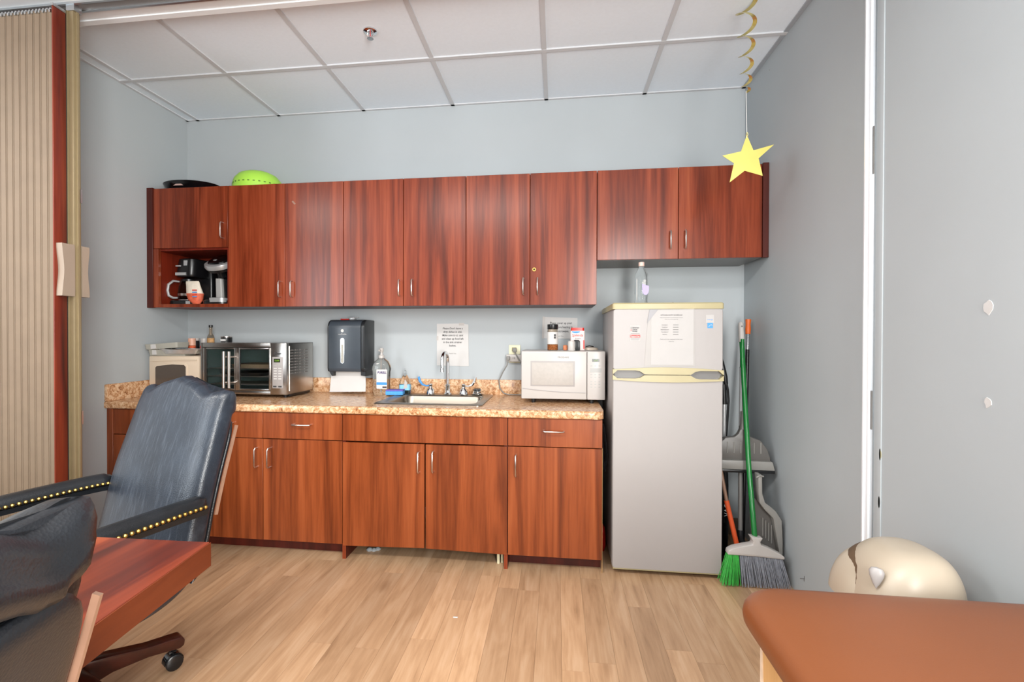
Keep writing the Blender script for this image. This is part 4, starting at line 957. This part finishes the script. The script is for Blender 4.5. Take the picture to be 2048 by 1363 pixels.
# tilted head: rings following a tilt
Mh = Matrix.Translation((px_+.004, -.215, zn+.288)) @ Matrix.Rotation(R(30), 4, 'X')
def head(levels): 
    m = MB().rr(levels, 'z', 6); return m.move(Mh)
obj('head', head([(-.078, -.118, .085, .050, .075, -.040), (-.084, -.125, .090, .050, .08, -.01), (-.080, -.120, .086, .050, .078, .010)]), 'black', pb_)
obj('silver_rim', head([(-.086, -.127, .092, .050, .082, -.020), (-.089, -.131, .095, .050, .085, -.006), (-.086, -.127, .092, .050, .082, .010), (-.070, -.108, .076, .045, .060, .014)]), 'silver', pb_, label='silver rim around the lid')
obj('lid', head([(-.066, -.104, .072, .045, .060, .013), (-.060, -.096, .066, .04, .05, .022), (-.04, -.07, .05, .03, .04, .026)]), 'blackgloss', pb_)
obj('emblem', MB().lathe([(.012, .025), (.012, .027)], (-.012, -.055, 0), 16).move(Mh), 'silver', pb_)
obj('spout', MB().lathe([(.022, -.09), (.028, -.04)], (0, -.06, 0), 16).move(Mh), 'black', pb_)
obj('side_rib', MB().box(px_+.070, -.215, zn+.03, px_+.074, -.205, zn+.17), 'grey', pb_)

# ================================================================== BROOM CORNER
def bristles(pts_top, pts_bot, n_, r_, seed, rows=3, dy=.012):
    random.seed(seed); m = MB()
    for i in range(n_):
        t = (i+.5)/n_+random.uniform(-.3, .3)/n_
        for q in range(rows):
            a = Vector(pts_top[0]).lerp(Vector(pts_top[1]), t); b_ = Vector(pts_bot[0]).lerp(Vector(pts_bot[1]), t)
            a = a+Vector((random.uniform(-.002, .002), (q-(rows-1)/2)*dy, 0)); b_ = b_+Vector((random.uniform(-.006, .006), (q-(rows-1)/2)*dy*2.2+random.uniform(-.004, .004), random.uniform(0, .006)))
            m.tube([a, a.lerp(b_, .6)+Vector((random.uniform(-.002, .002), 0, 0)), b_], [r_, r_, r_*.8], 4)
    return m
gb = thing('broom', 'green-handled broom with white head and green and grey bristles beside the fridge', 'broom', (2.39, -.60, 0))
by = -.625
obj('handle_tube', MB().tube([(2.392, by+.005, .225), (2.400, -.52, .55), (2.415, -.42, .9), (2.430, -.335, 1.19)], .0125, 12), 'green', gb)
obj('grip', MB().tube([(2.4295, -.337, 1.183), (2.432, -.322, 1.235), (2.4345, -.308, 1.285), (2.435, -.306, 1.293)], [.0145, .0145, .0135, .007], 12), 'white', gb, label='off-white grip')
obj('hang_hole', MB().lathe([(.0045, -.001), (.0045, 0)], (2.4335, -.327, 1.270), 10, 'y'), 'grey', gb)
head_poly = [(2.258, .152), (2.262, .172), (2.285, .186), (2.335, .200), (2.372, .208), (2.376, .222), (2.362, .246), (2.378, .244), (2.392, .240), (2.420, .240), (2.408, .222), (2.412, .206), (2.450, .192), (2.495, .170), (2.518, .156), (2.518, .142), (2.390, .150)]
obj('head', MB().prism(head_poly, by-.022, by+.022, 'y', .005), 'white', gb, label='white plastic broom head')
obj('green_bristles', bristles([(2.264, by, .155), (2.312, by, .152)], [(2.228, by, .003), (2.318, by, .003)], 26, .0016, 5, 4, .009), 'bristle_g', gb, label='green bristles at one end', kind='stuff')
obj('grey_bristles', bristles([(2.314, by, .152), (2.512, by, .146)], [(2.322, by, .003), (2.546, by, .003)], 74, .0015, 6, 4, .009), 'bristle_s', gb, label='grey bristles', kind='stuff')
g2 = thing('broom', 'grey-poled upright broom with dark bristles standing behind the green broom', 'broom', (2.40, -.47, 0))
obj('pole', MB().tube([(2.372, -.49, .20), (2.389, -.44, .55), (2.420, -.365, 1.05)], .011, 10), 'grey', g2)
obj('sleeve', MB().tube([(2.4195, -.366, 1.045), (2.424, -.354, 1.12), (2.430, -.345, 1.20)], .0095, 10), 'green', g2, label='green upper sleeve')
obj('silver_sleeve', MB().tube([(2.401, -.414, .74), (2.420, -.366, 1.046)], .0118, 10), 'silver', g2)
obj('socket', MB().tube([(2.371, -.49, .215), (2.368, -.50, .17), (2.39, -.505, .14)], [.014, .017, .02], 10), 'black', g2)
obj('head', MB().prism([(2.345, .11), (2.36, .15), (2.42, .155), (2.50, .125), (2.50, .11)], -.525, -.49, 'y', .004), 'grey', g2)
obj('bristles', bristles([(2.35, -.508, .112), (2.496, -.508, .112)], [(2.33, -.508, .004), (2.52, -.508, .004)], 50, .0016, 9, 3, .008), 'bristle_d', g2, kind='stuff')
dp1 = thing('dustpan', 'wide grey ribbed dustpan clipped high on the broom pole beside the fridge', 'dustpan', (2.40, -.43, .52))
dy = -.445
pp = [(2.265, .575), (2.28, .655), (2.31, .685), (2.355, .690), (2.372, .705), (2.385, .735), (2.408, .735), (2.418, .705), (2.440, .688), (2.485, .672), (2.515, .630), (2.530, .588)]
obj('pan', MB().prism(pp+[(2.532, .560), (2.265, .560)], dy-.010, dy+.022, 'y', .006), 'pan_grey', dp1)
for k in range(7):
    if k == 4: continue
    x_ = 2.285+.033*k; obj('rib', MB().tube([(x_, dy-.011, .605), (x_, dy-.011, .662)], .0028, 6), 'pan_light', dp1)
obj('lip', MB().prism([(2.262, .572), (2.534, .568), (2.546, .522), (2.262, .524)], dy-.030, dy+.004, 'y', .004), 'pan_light', dp1, label='pale lip')
obj('rubber_edge', MB().box(2.262, dy-.034, .508, 2.544, dy-.004, .523, .003), 'black', dp1)
obj('neck', MB().tube([(2.397, dy, .725), (2.402, dy+.010, .76), (2.406, dy+.018, .82)], [.017, .013, .012], 10), 'pan_grey', dp1)
dp2 = thing('dustpan', 'light grey handheld dustpan leaning in the corner behind the broom head', 'dustpan', (2.49, -.50, 0))
dy = -.535
pp = [(2.422, .530), (2.430, .470), (2.428, .40), (2.446, .36), (2.470, .335), (2.505, .33), (2.530, .30), (2.536, .22), (2.538, .105), (2.52, .115), (2.47, .155), (2.43, .18), (2.405, .20), (2.402, .31), (2.415, .355), (2.408, .40), (2.410, .53)]
rl = [[(p[0], dy+(.0 if p[1] > .38 else -.0), p[1]) for p in pp], [(p[0], dy+.03, p[1]) for p in pp]]
obj('shell', MB().prism([(2.428, .525), (2.446, .525), (2.448, .43), (2.462, .385), (2.49, .365), (2.512, .345), (2.540, .30), (2.545, .20), (2.545, .115), (2.535, .10), (2.50, .31), (2.46, .35), (2.435, .385), (2.430, .43)], dy-.03, dy+.02, 'y', .003), 'pan_light', dp2)
obj('tray_floor', MB().prism([(2.42, .40), (2.45, .37), (2.50, .31), (2.535, .10), (2.47, .145), (2.412, .205), (2.405, .30)], dy+.006, dy+.018, 'y'), 'pan_grey', dp2)
for k in range(4): obj('rib', MB().box(2.46+.014*k, dy-.002, .21-.012*k, 2.464+.014*k, dy+.006, .30-.012*k), 'pan_light', dp2)
obj('clip_ring', MB().tube([(2.420, dy-.03, .512), (2.432, dy-.035, .522), (2.452, dy-.03, .518)], .004, 6), 'pan_light', dp2)
mp_ = thing('mop', 'black telescopic mop pole with orange end cap leaning in the right corner', 'mop', (2.45, -.3, 0))
top = Vector((2.527, -.165, 1.312)); bot = Vector((2.43, -.36, .02)); dv = (top-bot).normalized()
obj('pole', MB().tube([bot, top-dv*.175], .0105, 10), 'black', mp_)
obj('inner_tube', MB().tube([top-dv*.178, top-dv*.075], .0085, 10), 'chrome', mp_)
obj('end_cap', MB().tube([top-dv*.085, top-dv*.055, top-dv*.03, top], [.013, .0155, .013, .016], 12), 'orange_cap', mp_, label='orange rubber end cap')
obj('foot', MB().lathe([(.02, 0), (.016, .03)], (2.43, -.36, .0), 10), 'black', mp_)
br = thing('brush', 'brush with orange sleeve on a wooden stick, poking out beside the fridge', 'brush', (2.34, -.52, 0))
obj('stick', MB().tube([(2.268, -.45, .62), (2.300, -.505, .36)], .009, 10), 'strip_wood', br)
obj('sleeve', MB().tube([(2.298, -.503, .37), (2.345, -.535, .13)], .0125, 12), 'orange', br, label='orange plastic sleeve')
obj('tip', MB().tube([(2.344, -.534, .135), (2.362, -.54, .01)], [.011, .014], 10), 'black', br)
obj('hook', MB().box(2.278, -.40, .515, 2.298, -.385, .545, .004), 'orange_cap', br)
vc = thing('stick_vacuum', 'black stick vacuum with silver tube half hidden behind the refrigerator', 'vacuum', (2.33, -.28, 0))
obj('handle', MB().tube([(2.318, -.31, 1.14), (2.335, -.31, 1.07), (2.352, -.31, .99), (2.357, -.31, .95)], [.006, .012, .014, .012], 10).tube([(2.352, -.31, .99), (2.368, -.31, .92), (2.372, -.31, .86), (2.368, -.31, .78), (2.36, -.31, .66)], .0065, 8), 'black', vc)
obj('tube', MB().tube([(2.345, -.31, .95), (2.350, -.31, .84)], .014, 10), 'black', vc)
obj('silver_tube', MB().tube([(2.350, -.31, .855), (2.348, -.31, .62)], .011, 10), 'silver', vc)
obj('body', MB().rr([(2.26, -.36, 2.366, -.25, .03, .04), (2.26, -.36, 2.366, -.25, .03, .40), (2.30, -.34, 2.362, -.28, .025, .62), (2.335, -.325, 2.362, -.295, .012, .66)], 'z'), 'blackgloss', vc)
obj('nozzle', MB().rr([(2.262, -.40, 2.372, -.22, .02, .001), (2.262, -.40, 2.372, -.22, .02, .039)], 'z'), 'black', vc)
text('lettering', 'VAC', .035, 'paper', vc, (2.360, -.3605, .27), ux=(0, 0, 1), uy=(-1, 0, 0))
yg = solo('yellow_bag', MB().lathe([(.018, 0), (.022, .03), (.016, .055), (.003, .07)], (2.272, -.545, .001), 12, sy=.8), plain('olive_yellow', '#8f9442', .6, 0, .1, 40), 'small olive-yellow pouch at the fridge foot behind the green bristles', 'pouch')
rb = solo('leaf_litter', MB().lathe([(.035, 0), (.030, .02), (.012, .035), (.001, .04)], (2.525, -.40, .001), 9, sx=.9, sy=1.3), plain('brown_red_scrap', '#5a2a20', .7, 0, .3, 60), 'crumpled dark red scrap on the floor in the right corner', 'scrap')
# gap between counter and fridge
rdb = solo('red_pouch', MB().lathe([(.012, 0), (.020, .03), (.021, .08), (.016, .13), (.004, .15)], (1.687, -.33, .001), 12, sy=1.6), 'red', 'small red pouch in the gap between base cabinet and refrigerator', 'pouch')
gcd = solo('power_cord', MB().tube([(1.676, -.50, .75), (1.688, -.51, .66), (1.695, -.51, .58), (1.686, -.50, .50), (1.678, -.48, .56), (1.676, -.45, .74)], .0035, 6), 'black', 'black cord loop hanging in the gap left of the refrigerator', 'cord')
# under the sink cabinet
pbm = MB(); random.seed(4)
for k in range(7):
    a = random.uniform(0, 6.28); pbm.lathe([(.012, .001), (.014, .008), (.006, .016), (.001, .018)], (.405+random.uniform(-.03, .03), -.50+random.uniform(-.015, .015), 0), 7, sx=1.2)
solo('plastic_scrap', pbm, plain('clear_grey_scrap', '#b4bcc0', .15, .2, .1, 60), 'crumpled clear plastic scrap lying under the sink cabinet', 'scrap')
for k, x_ in enumerate((1.122, 1.142)):
    solo('plastic_pipe', MB().tube([(x_, -.560+.012*k, .001), (x_, -.560+.012*k, .30)], .0085, 10), 'ivory', ('left' if k == 0 else 'right')+' one of two white plastic pipe ends below the right sink cabinet door', 'pipe', 'pipes under the sink')
solo('paper_scrap', MB().box(.988, -1.075, .0005, 1.008, -1.068, .004, .001), 'paper', 'tiny white paper scrap on the floor in front of the sink', 'scrap')

# ================================================================== STAR DECORATION
sy_d = -.80
sd = thing('star_decoration', 'gold foil star hanging from a spiral streamer below the ceiling', 'decoration', (2.277, sy_d, 2.0))
ang0 = R(97)
cxs, czs = 2.279, 2.035
poly = []
tips = [(2.2765, 2.122), (2.392, 2.074), (2.345, 1.936), (2.204, 1.912), (2.172, 2.034)]
inn = [(2.305, 2.052), (2.327, 2.015), (2.268, 1.962), (2.222, 1.998), (2.252, 2.050)]
for k in range(5): poly += [tips[k], inn[k]]
obj('star', MB().prism(poly, sy_d-.0008, sy_d+.0008, 'y'), 'gold_flat', sd, smooth=False)
obj('hook', MB().tube([(2.2765, sy_d-.002, 2.108), (2.281, sy_d-.002, 2.124), (2.277, sy_d-.002, 2.134), (2.273, sy_d-.002, 2.122), (2.2765, sy_d-.002, 2.108)], .0016, 6), 'gold', sd)
obj('string', MB().tube([(2.2765, sy_d, 2.130), (2.272, sy_d, 2.32)], .0011, 6), 'string', sd)
# spiral ribbon, growing upward
V = []; F = []; turns = 5.2; n_ = 150
for i in range(n_+1):
    t = i/n_; a = -2*PI*turns*t+1.2; rad = .018+.030*t; z_ = 2.318+(H-.004-2.318)*(t**1.45)
    w_ = .012+.006*t
    c_, s_ = math.cos(a), math.sin(a)
    px2, py2 = 2.272+rad*c_, sy_d+rad*s_
    V += [(px2, py2, z_), (2.272+(rad-w_)*c_, sy_d+(rad-w_)*s_, z_+.004)]
    if i: F.append((2*i-2, 2*i, 2*i+1, 2*i-1))
m_ = MB(); m_.add(V, F)
sv = obj('spiral_streamer', m_, 'gold', sd, fix=False)
# ================================================================== SPRINKLER
spk = thing('sprinkler', 'chrome fire sprinkler head on a white ceiling tile', 'sprinkler', (.505, -.797, H))
zc_ = H+.002
obj('escutcheon', MB().lathe([(.034, 0), (.033, -.006), (.022, -.010), (.012, -.010)], (.505, -.797, zc_), 24), 'chrome', spk)
obj('frame', MB().tube([(.493, -.797, zc_-.008), (.488, -.797, zc_-.022), (.503, -.797, zc_-.036)], .003, 6).tube([(.517, -.797, zc_-.008), (.522, -.797, zc_-.022), (.507, -.797, zc_-.036)], .003, 6), 'chrome', spk)
obj('bulb', MB().tube([(.505, -.797, zc_-.008), (.505, -.797, zc_-.034)], .0025, 8), 'red', spk)
obj('deflector', MB().lathe([(.016, -.040), (.016, -.038), (.001, -.037)], (.505, -.797, zc_), 16), 'chrome', spk)

# ================================================================== EXECUTIVE CHAIRS
SPN = [(-.20, .375, .055), (-.05, .370, .060), (.08, .372, .060), (.17, .392, .058), (.228, .440, .055), (.254, .52, .052), (.276, .62, .050), (.302, .72, .050), (.334, .82, .050), (.366, .92, .050), (.389, .985, .047)]
def spine(t):
    # Catmull-Rom through SPN
    n_ = len(SPN)-1; f_ = min(max(t, 0), .99999)*n_; i = int(f_); u = f_-i
    P = [Vector(SPN[min(max(i+k, 0), n_)]) for k in (-1, 0, 1, 2)]
    q = .5*((2*P[1])+(-P[0]+P[2])*u+(2*P[0]-5*P[1]+4*P[2]-P[3])*u*u+(-P[0]+3*P[1]-3*P[2]+P[3])*u**3)
    return q
def frame(t):
    a, b_ = spine(max(t-.01, 0)), spine(min(t+.01, 1)); d = Vector((0, b_.x-a.x, b_.y-a.y)).normalized()
    nrm = Vector((0, -d.z, d.y))     # towards the sitter / front
    return spine(t), d, nrm
def camel(u):
    return .040*math.exp(-(u/.40)**2)-.018*math.exp(-((abs(u)-.66)/.16)**2)-.008*max(0, abs(u)-.88)/.12
def width(t): 
    # half-width along the spine
    if t < .6: return .276
    q = (t-.6)/.4
    return .276-.018*q*q*(3-2*q)
def back_mesh():
    rl = []; m = 72; ts = [i/80 for i in range(81)]
    caps = [(1, 1)]*len(ts)
    seq = [(t, 1.0, 0.0) for t in ts]+[(1.0, .86, .016), (1.0, .55, .028), (1.0, .18, .034)]
    seq = [(0, .3, -.012), (0, .75, -.006)]+seq
    for (t, hs_, adv) in seq:
        q, d, nr = frame(t); w_ = width(t); h = q.z*hs_
        ring = []
        for k in range(m):
            a = 2*PI*k/m; c, s = math.cos(a), math.sin(a); e = .42
            x_ = w_*math.copysign(abs(c)**e, c); nn = h*math.copysign(abs(s)**.55, s)
            u = x_/w_
            wt = max(0, (t-.62)/.38); wt = wt*wt*(3-2*wt)
            if s > 0: nn += .014*(1-u*u)*min(1, t*3)*hs_
            elif t > .925: 
                g_ = math.sin(PI*min(1, (t-.925)/.075))**.6
                nn -= (.018*g_*(1-.95*u**4)+.0035*math.sin(u*34+math.sin(u*9))*max(0, 1-abs(t-.95)/.03))*hs_
            elif .90 < t <= .925: nn += .010*hs_*max(0, 1-u**6)
            P_ = Vector((x_, q.x, q.y))+nr*nn+d*(adv+camel(u)*wt)
            ring.append(P_)
        rl.append(ring)
    return MB().rings(rl)
def rear_panel():
    rl = []
    for i in range(31):
        t = .36+.565*i/30; q, d, nr = frame(t); w_ = width(t)*.935*(1-.22*max(0, (i-24)/6)**3); ring = []
        th = .012 if 0 < i < 30 else .003
        for k in range(28):
            a = 2*PI*k/28; c, s = math.cos(a), math.sin(a)
            x_ = w_*math.copysign(abs(c)**.35, c); nn = -q.z+.002+th*math.copysign(abs(s)**.6, s)
            ring.append(Vector((x_, q.x, q.y))+nr*nn+d*(.035*(1-(x_/w_)**2)*0))
        rl.append(ring)
    return MB().rings(rl)
def strip(sd_):
    rl = []
    for i in range(21):
        t = .58+.30*i/20; q, d, nr = frame(t); x_ = sd_*(width(t)-.006)
        b0 = Vector((x_, q.x, q.y))+nr*(-q.z-.002); ring = []
        for (dx, dn) in ((-.003, -.005), (.003, -.005), (.003, .005), (-.003, .005)): ring.append(b0+Vector((dx, 0, 0))+nr*dn)
        rl.append(ring)
    return MB().rings(rl)
def arm_path(sd_):
    return [Vector((sd_*.290, .262, .652)), Vector((sd_*.298, .20, .654)), Vector((sd_*.304, .10, .653)), Vector((sd_*.309, -.02, .650)), Vector((sd_*.311, -.14, .644)), Vector((sd_*.309, -.21, .630)), Vector((sd_*.307, -.235, .610))]
def sect_loft(path, prof_fn):
    rl = []
    for i, p in enumerate(path):
        d = (path[min(i+1, len(path)-1)]-path[max(i-1, 0)]).normalized(); sd2 = d.cross(Vector((0, 0, 1))).normalized(); up_ = sd2.cross(d)
        rl.append([p+sd2*a+up_*b_ for a, b_ in prof_fn(i/(len(path)-1))])
    return MB().rings(rl)
def densify(path, k=5):
    out = []
    n_ = len(path)-1
    for i in range(n_):
        P = [path[min(max(i+j, 0), n_)] for j in (-1, 0, 1, 2)]
        for s in range(k):
            u = s/k; out.append(.5*((2*P[1])+(-P[0]+P[2])*u+(2*P[0]-5*P[1]+4*P[2]-P[3])*u*u+(-P[0]+3*P[1]-3*P[2]+P[3])*u**3))
    out.append(path[-1]); return out
def make_chair(label):
    t = thing('executive_chair', label, 'chair', (0, 0, 0), 0, 'leather executive chairs')
    obj('backrest', back_mesh(), 'leather_worn_sheen', t, local=True, ang=60)
    obj('rear_panel', rear_panel(), 'leather', t, local=True, ang=60)
    obj('seat', MB().rr([(-.25, -.255, .25, .16, .07, .425), (-.275, -.275, .275, .18, .08, .445), (-.28, -.28, .28, .185, .08, .475), (-.268, -.268, .268, .175, .08, .500), (-.20, -.22, .20, .15, .07, .512)], 'z', 6), 'leather', t, local=True, ang=60)
    for s in (-1, 1):
        obj('trim_strip', strip(s), 'strip_wood', t, local=True, label='pale polished wood strip')
        path = densify(arm_path(s))
        def padp(tt):
            k = 1 if tt > .04 else .7
            return [(-.034*k, -.012), (-.034*k, .004), (-.026*k, .018), (-.008, .024*k+.002), (.008, .024*k+.002), (.026*k, .018), (.034*k, .004), (.034*k, -.012), (.028, -.016), (-.028, -.016)]
        am_ = obj('armrest', sect_loft(path, padp), 'leather', t, local=True)
        mb = MB()
        acc = 0; last = path[0]
        for i in range(1, len(path)):
            seg = (path[i]-last).length; acc += seg; last = path[i]
        # nails along both long sides
        tot = acc; N_ = int(tot/.0165)
        cum = [0]
        for i in range(1, len(path)): cum.append(cum[-1]+(path[i]-path[i-1]).length)
        for q in range(1, N_):
            L = tot*q/N_; i = 1
            while cum[i] < L: i += 1
            u = (L-cum[i-1])/(cum[i]-cum[i-1]); p = path[i-1].lerp(path[i], u); d = (path[i]-path[i-1]).normalized(); sd2 = d.cross(Vector((0, 0, 1))).normalized()
            for e in (-1, 1): mb.sphere(p+sd2*e*.034+Vector((0, 0, -.006)), .0072, 4)
        obj('nailhead_trim', mb, 'brass', am_, local=True, kind='stuff', label='row of brass nailheads')
        obj('arm_rail', sect_loft(path, lambda tt: [(-.028, -.034), (-.030, -.016), (.030, -.016), (.028, -.034)]), 'leather', am_, local=True)
        sp2 = densify([Vector((s*.308, -.13, .62)), Vector((s*.311, -.16, .56)), Vector((s*.304, -.12, .49)), Vector((s*.291, -.04, .43)), Vector((s*.276, .05, .40))], 5)
        obj('arm_support', sect_loft(sp2, lambda tt: [(-.014, -.026), (.014, -.026), (.014, .026), (-.014, .026)]), 'chair_wood', t, local=True)
    obj('gas_column', MB().lathe([(.050, .10), (.050, .17), (.042, .18), (.042, .28), (.030, .29), (.030, .36)], (0, 0, 0), 24), 'black', t, local=True)
    obj('mechanism', MB().box(-.10, -.10, .31, .10, .12, .345, .01), 'black', t, local=True)
    ca0 = R(78)
    for k in range(5):
        a = ca0+2*PI*k/5; m_ = Matrix.Rotation(a, 4, 'Z')
        side = [(.035, .075), (.12, .095), (.22, .092), (.315, .074), (.330, .080), (.333, .100), (.322, .116), (.29, .120), (.22, .128), (.12, .152), (.035, .168)]
        leg = obj('leg', MB().prism([(p[0], p[1]) for p in side], -.026, .026, 'y', .006).move(m_), 'chair_wood', t, local=True)
        cs = obj('caster', MB().lathe([(.005, .060), (.008, .075)], (.300, 0, 0), 8).lathe([(.024, -.024), (.028, -.021), (.028, -.005), (.024, -.003)], (.300, 0, .0285), 18, 'y').lathe([(.024, .003), (.028, .005), (.028, .021), (.024, .024)], (.300, 0, .0285), 18, 'y').box(.288, -.004, .03, .312, .004, .064, .003).move(m_), 'black', leg, local=True)
        obj('hood', MB().prism([(.300+.031*math.cos(b2), .0285+.031*math.sin(b2)) for b2 in [PI*q/10 for q in range(11)]], -.015, .015, 'y').move(m_), 'blackgloss', cs, local=True)
    return t
def tree_copy(o, parent=None):
    c = o.copy(); COL.objects.link(c)
    if parent: c.parent = parent
    for ch in o.children: tree_copy(ch, c)
    return c
ch1 = make_chair('black leather executive chair facing the table, its worn front tinted for blue sheen')
ch2 = tree_copy(ch1); ch2['label'] = 'nearest black leather chair in the left foreground, seen from behind'
ch1.location = (-.116, -1.765, 0); ch1.rotation_euler = (0, 0, R(-19.3))
for c_ in ch2.children:
    if c_.name.startswith('backrest'):
        c_.data = c_.data.copy(); c_.data.materials[0] = M['leather']
ch2.location = (.489, -2.862, 0); ch2.rotation_euler = (0, 0, R(-80))

# ================================================================== TABLE
tb = thing('conference_table', 'reddish brown wooden conference table at the lower left', 'table', (-.4, -2.5, 0))
out = [(.636, -2.074), (-1.7, -2.14), (-1.7, -3.10), (.690, -3.10), (.677, -2.41)]
obj('tabletop', MB().prism(out, .6845, .740, 'z', .002), 'table', tb, smooth=False)
obj('edge_band', MB().prism([(.6365, -2.0735), (.6775, -2.41), (.6905, -3.10), (.6925, -3.10), (.6798, -2.41), (.6390, -2.0735)], .685, .7385, 'z'), 'table_edge', tb, label='lighter wood edge band')
obj('pedestal', MB().box(-1.25, -2.85, .05, -.75, -2.35, .684, .006), 'table_edge', tb)
obj('plinth', MB().box(-1.35, -2.95, 0, -.65, -2.25, .05, .006), 'table_edge', tb)

# ================================================================== VINYL BENCH
vb = thing('treatment_bench', 'brown vinyl padded bench with pale wood base at the lower right', 'bench', (2.2, -2.6, 0))
bx0, bx1, by0, by1, bz = 1.853, 2.562, -3.40, -1.842, .620
def brow(i, z_, rl_, rr_):
    out = []
    for (cx, cy, st, r) in ((bx1-i-rr_, by1-i-rr_, 0, rr_), (bx0+i+rl_, by1-i-rl_, PI/2, rl_), (bx0+i+rl_, by0+i+rl_, PI, rl_), (bx1-i-rr_, by0+i+rr_, 1.5*PI, rr_)):
        for k in range(9):
            an = st+PI/2*k/8; out.append((cx+r*math.cos(an), cy+r*math.sin(an), z_))
    return out
lv = []
for k in range(9):
    a = PI*k/8-PI/2; q = 1-math.cos(a); lv.append(brow(.030*q, bz-.044+.036*math.sin(a), .10-.02*q, .022-.005*q))
lv += [brow(.06, bz-.002, .08, .015), brow(.12, bz+.001, .06, .012), brow(.2, bz+.003, .04, .01)]
obj('cushion', MB().rings(lv), 'vinyl', vb, ang=60)
obj('base_panel', MB().box(1.905, -3.30, 0, 1.923, -1.90, bz-.081), 'pale_wood', vb)
obj('base_panel', MB().box(1.923, -1.918, 0, 2.52, -1.90, bz-.081), 'pale_wood', vb)
obj('base_panel', MB().box(2.502, -3.30, 0, 2.52, -1.918, bz-.081), 'pale_wood', vb)
obj('peeled_edge', MB().prism([(-1.906, .52), (-1.912, .42), (-1.930, .36), (-1.911, .27), (-1.928, .20), (-1.912, .05), (-1.8995, .05), (-1.8995, .52)], 1.9025, 1.905, 'x'), plain('peeled_laminate', '#e2cdb6', .7, 0, .1, 40), vb, label='peeled pale laminate edge')

# ================================================================== SWING BIN
bn = thing('swing_bin', 'beige swing-top waste bin against the right wall behind the brown bench', 'bin', (2.362, -1.60, 0))
bcx, bcy = 2.376, -1.645
def rr_at(hx, hy, r_, z_, ox=0): return (bcx+ox-hx, bcy-hy, bcx+ox+hx, bcy+hy, r_, z_)
obj('body', MB().rr([rr_at(.11, .10, .05, .001, .012), rr_at(.132, .13, .06, .44, .012), rr_at(.138, .135, .06, .445, .012), rr_at(.138, .135, .06, .478, .012)], 'z', 6), 'bin', bn)
def dome(cx, cy, hx, hy, z0, hz, lean, cut=None):
    rl = []
    for i in range(17):
        a = PI/2*i/16; ci, si = math.cos(a), math.sin(a); ring = []
        for k in range(48):
            th = 2*PI*k/48; c, s = math.cos(th), math.sin(th); e = .78
            ring.append((cx+lean*si+hx*(ci**.62)*math.copysign(abs(c)**e, c), cy+hy*(ci**.50)*math.copysign(abs(s)**e, s), z0+hz*si))
        rl.append(ring)
    return MB().rings(rl)
obj('lid', dome(bcx-.014, bcy, .124, .132, .478, .166, .018), 'bin', bn, ang=75)
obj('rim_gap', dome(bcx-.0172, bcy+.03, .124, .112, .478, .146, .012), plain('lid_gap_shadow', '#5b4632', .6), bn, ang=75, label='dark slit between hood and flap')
obj('flap', dome(bcx-.024, bcy+.045, .126, .104, .478, .128, .010), 'bin', bn, ang=75, label='swing flap showing at the left')
pvm = MB().lathe([(.0005, -.034), (.008, -.022), (.0155, -.004), (.017, .008), (.012, .016), (.0005, .019)], (0, 0, 0), 16, sy=.55)
obj('pivot', pvm.move(Matrix.Translation((bcx-.112, bcy-.070, .590)) @ Matrix.Rotation(R(-38), 4, 'Z') @ Matrix.Rotation(R(-14), 4, 'X')), 'white_app', bn, label='paler pointed pivot boss')
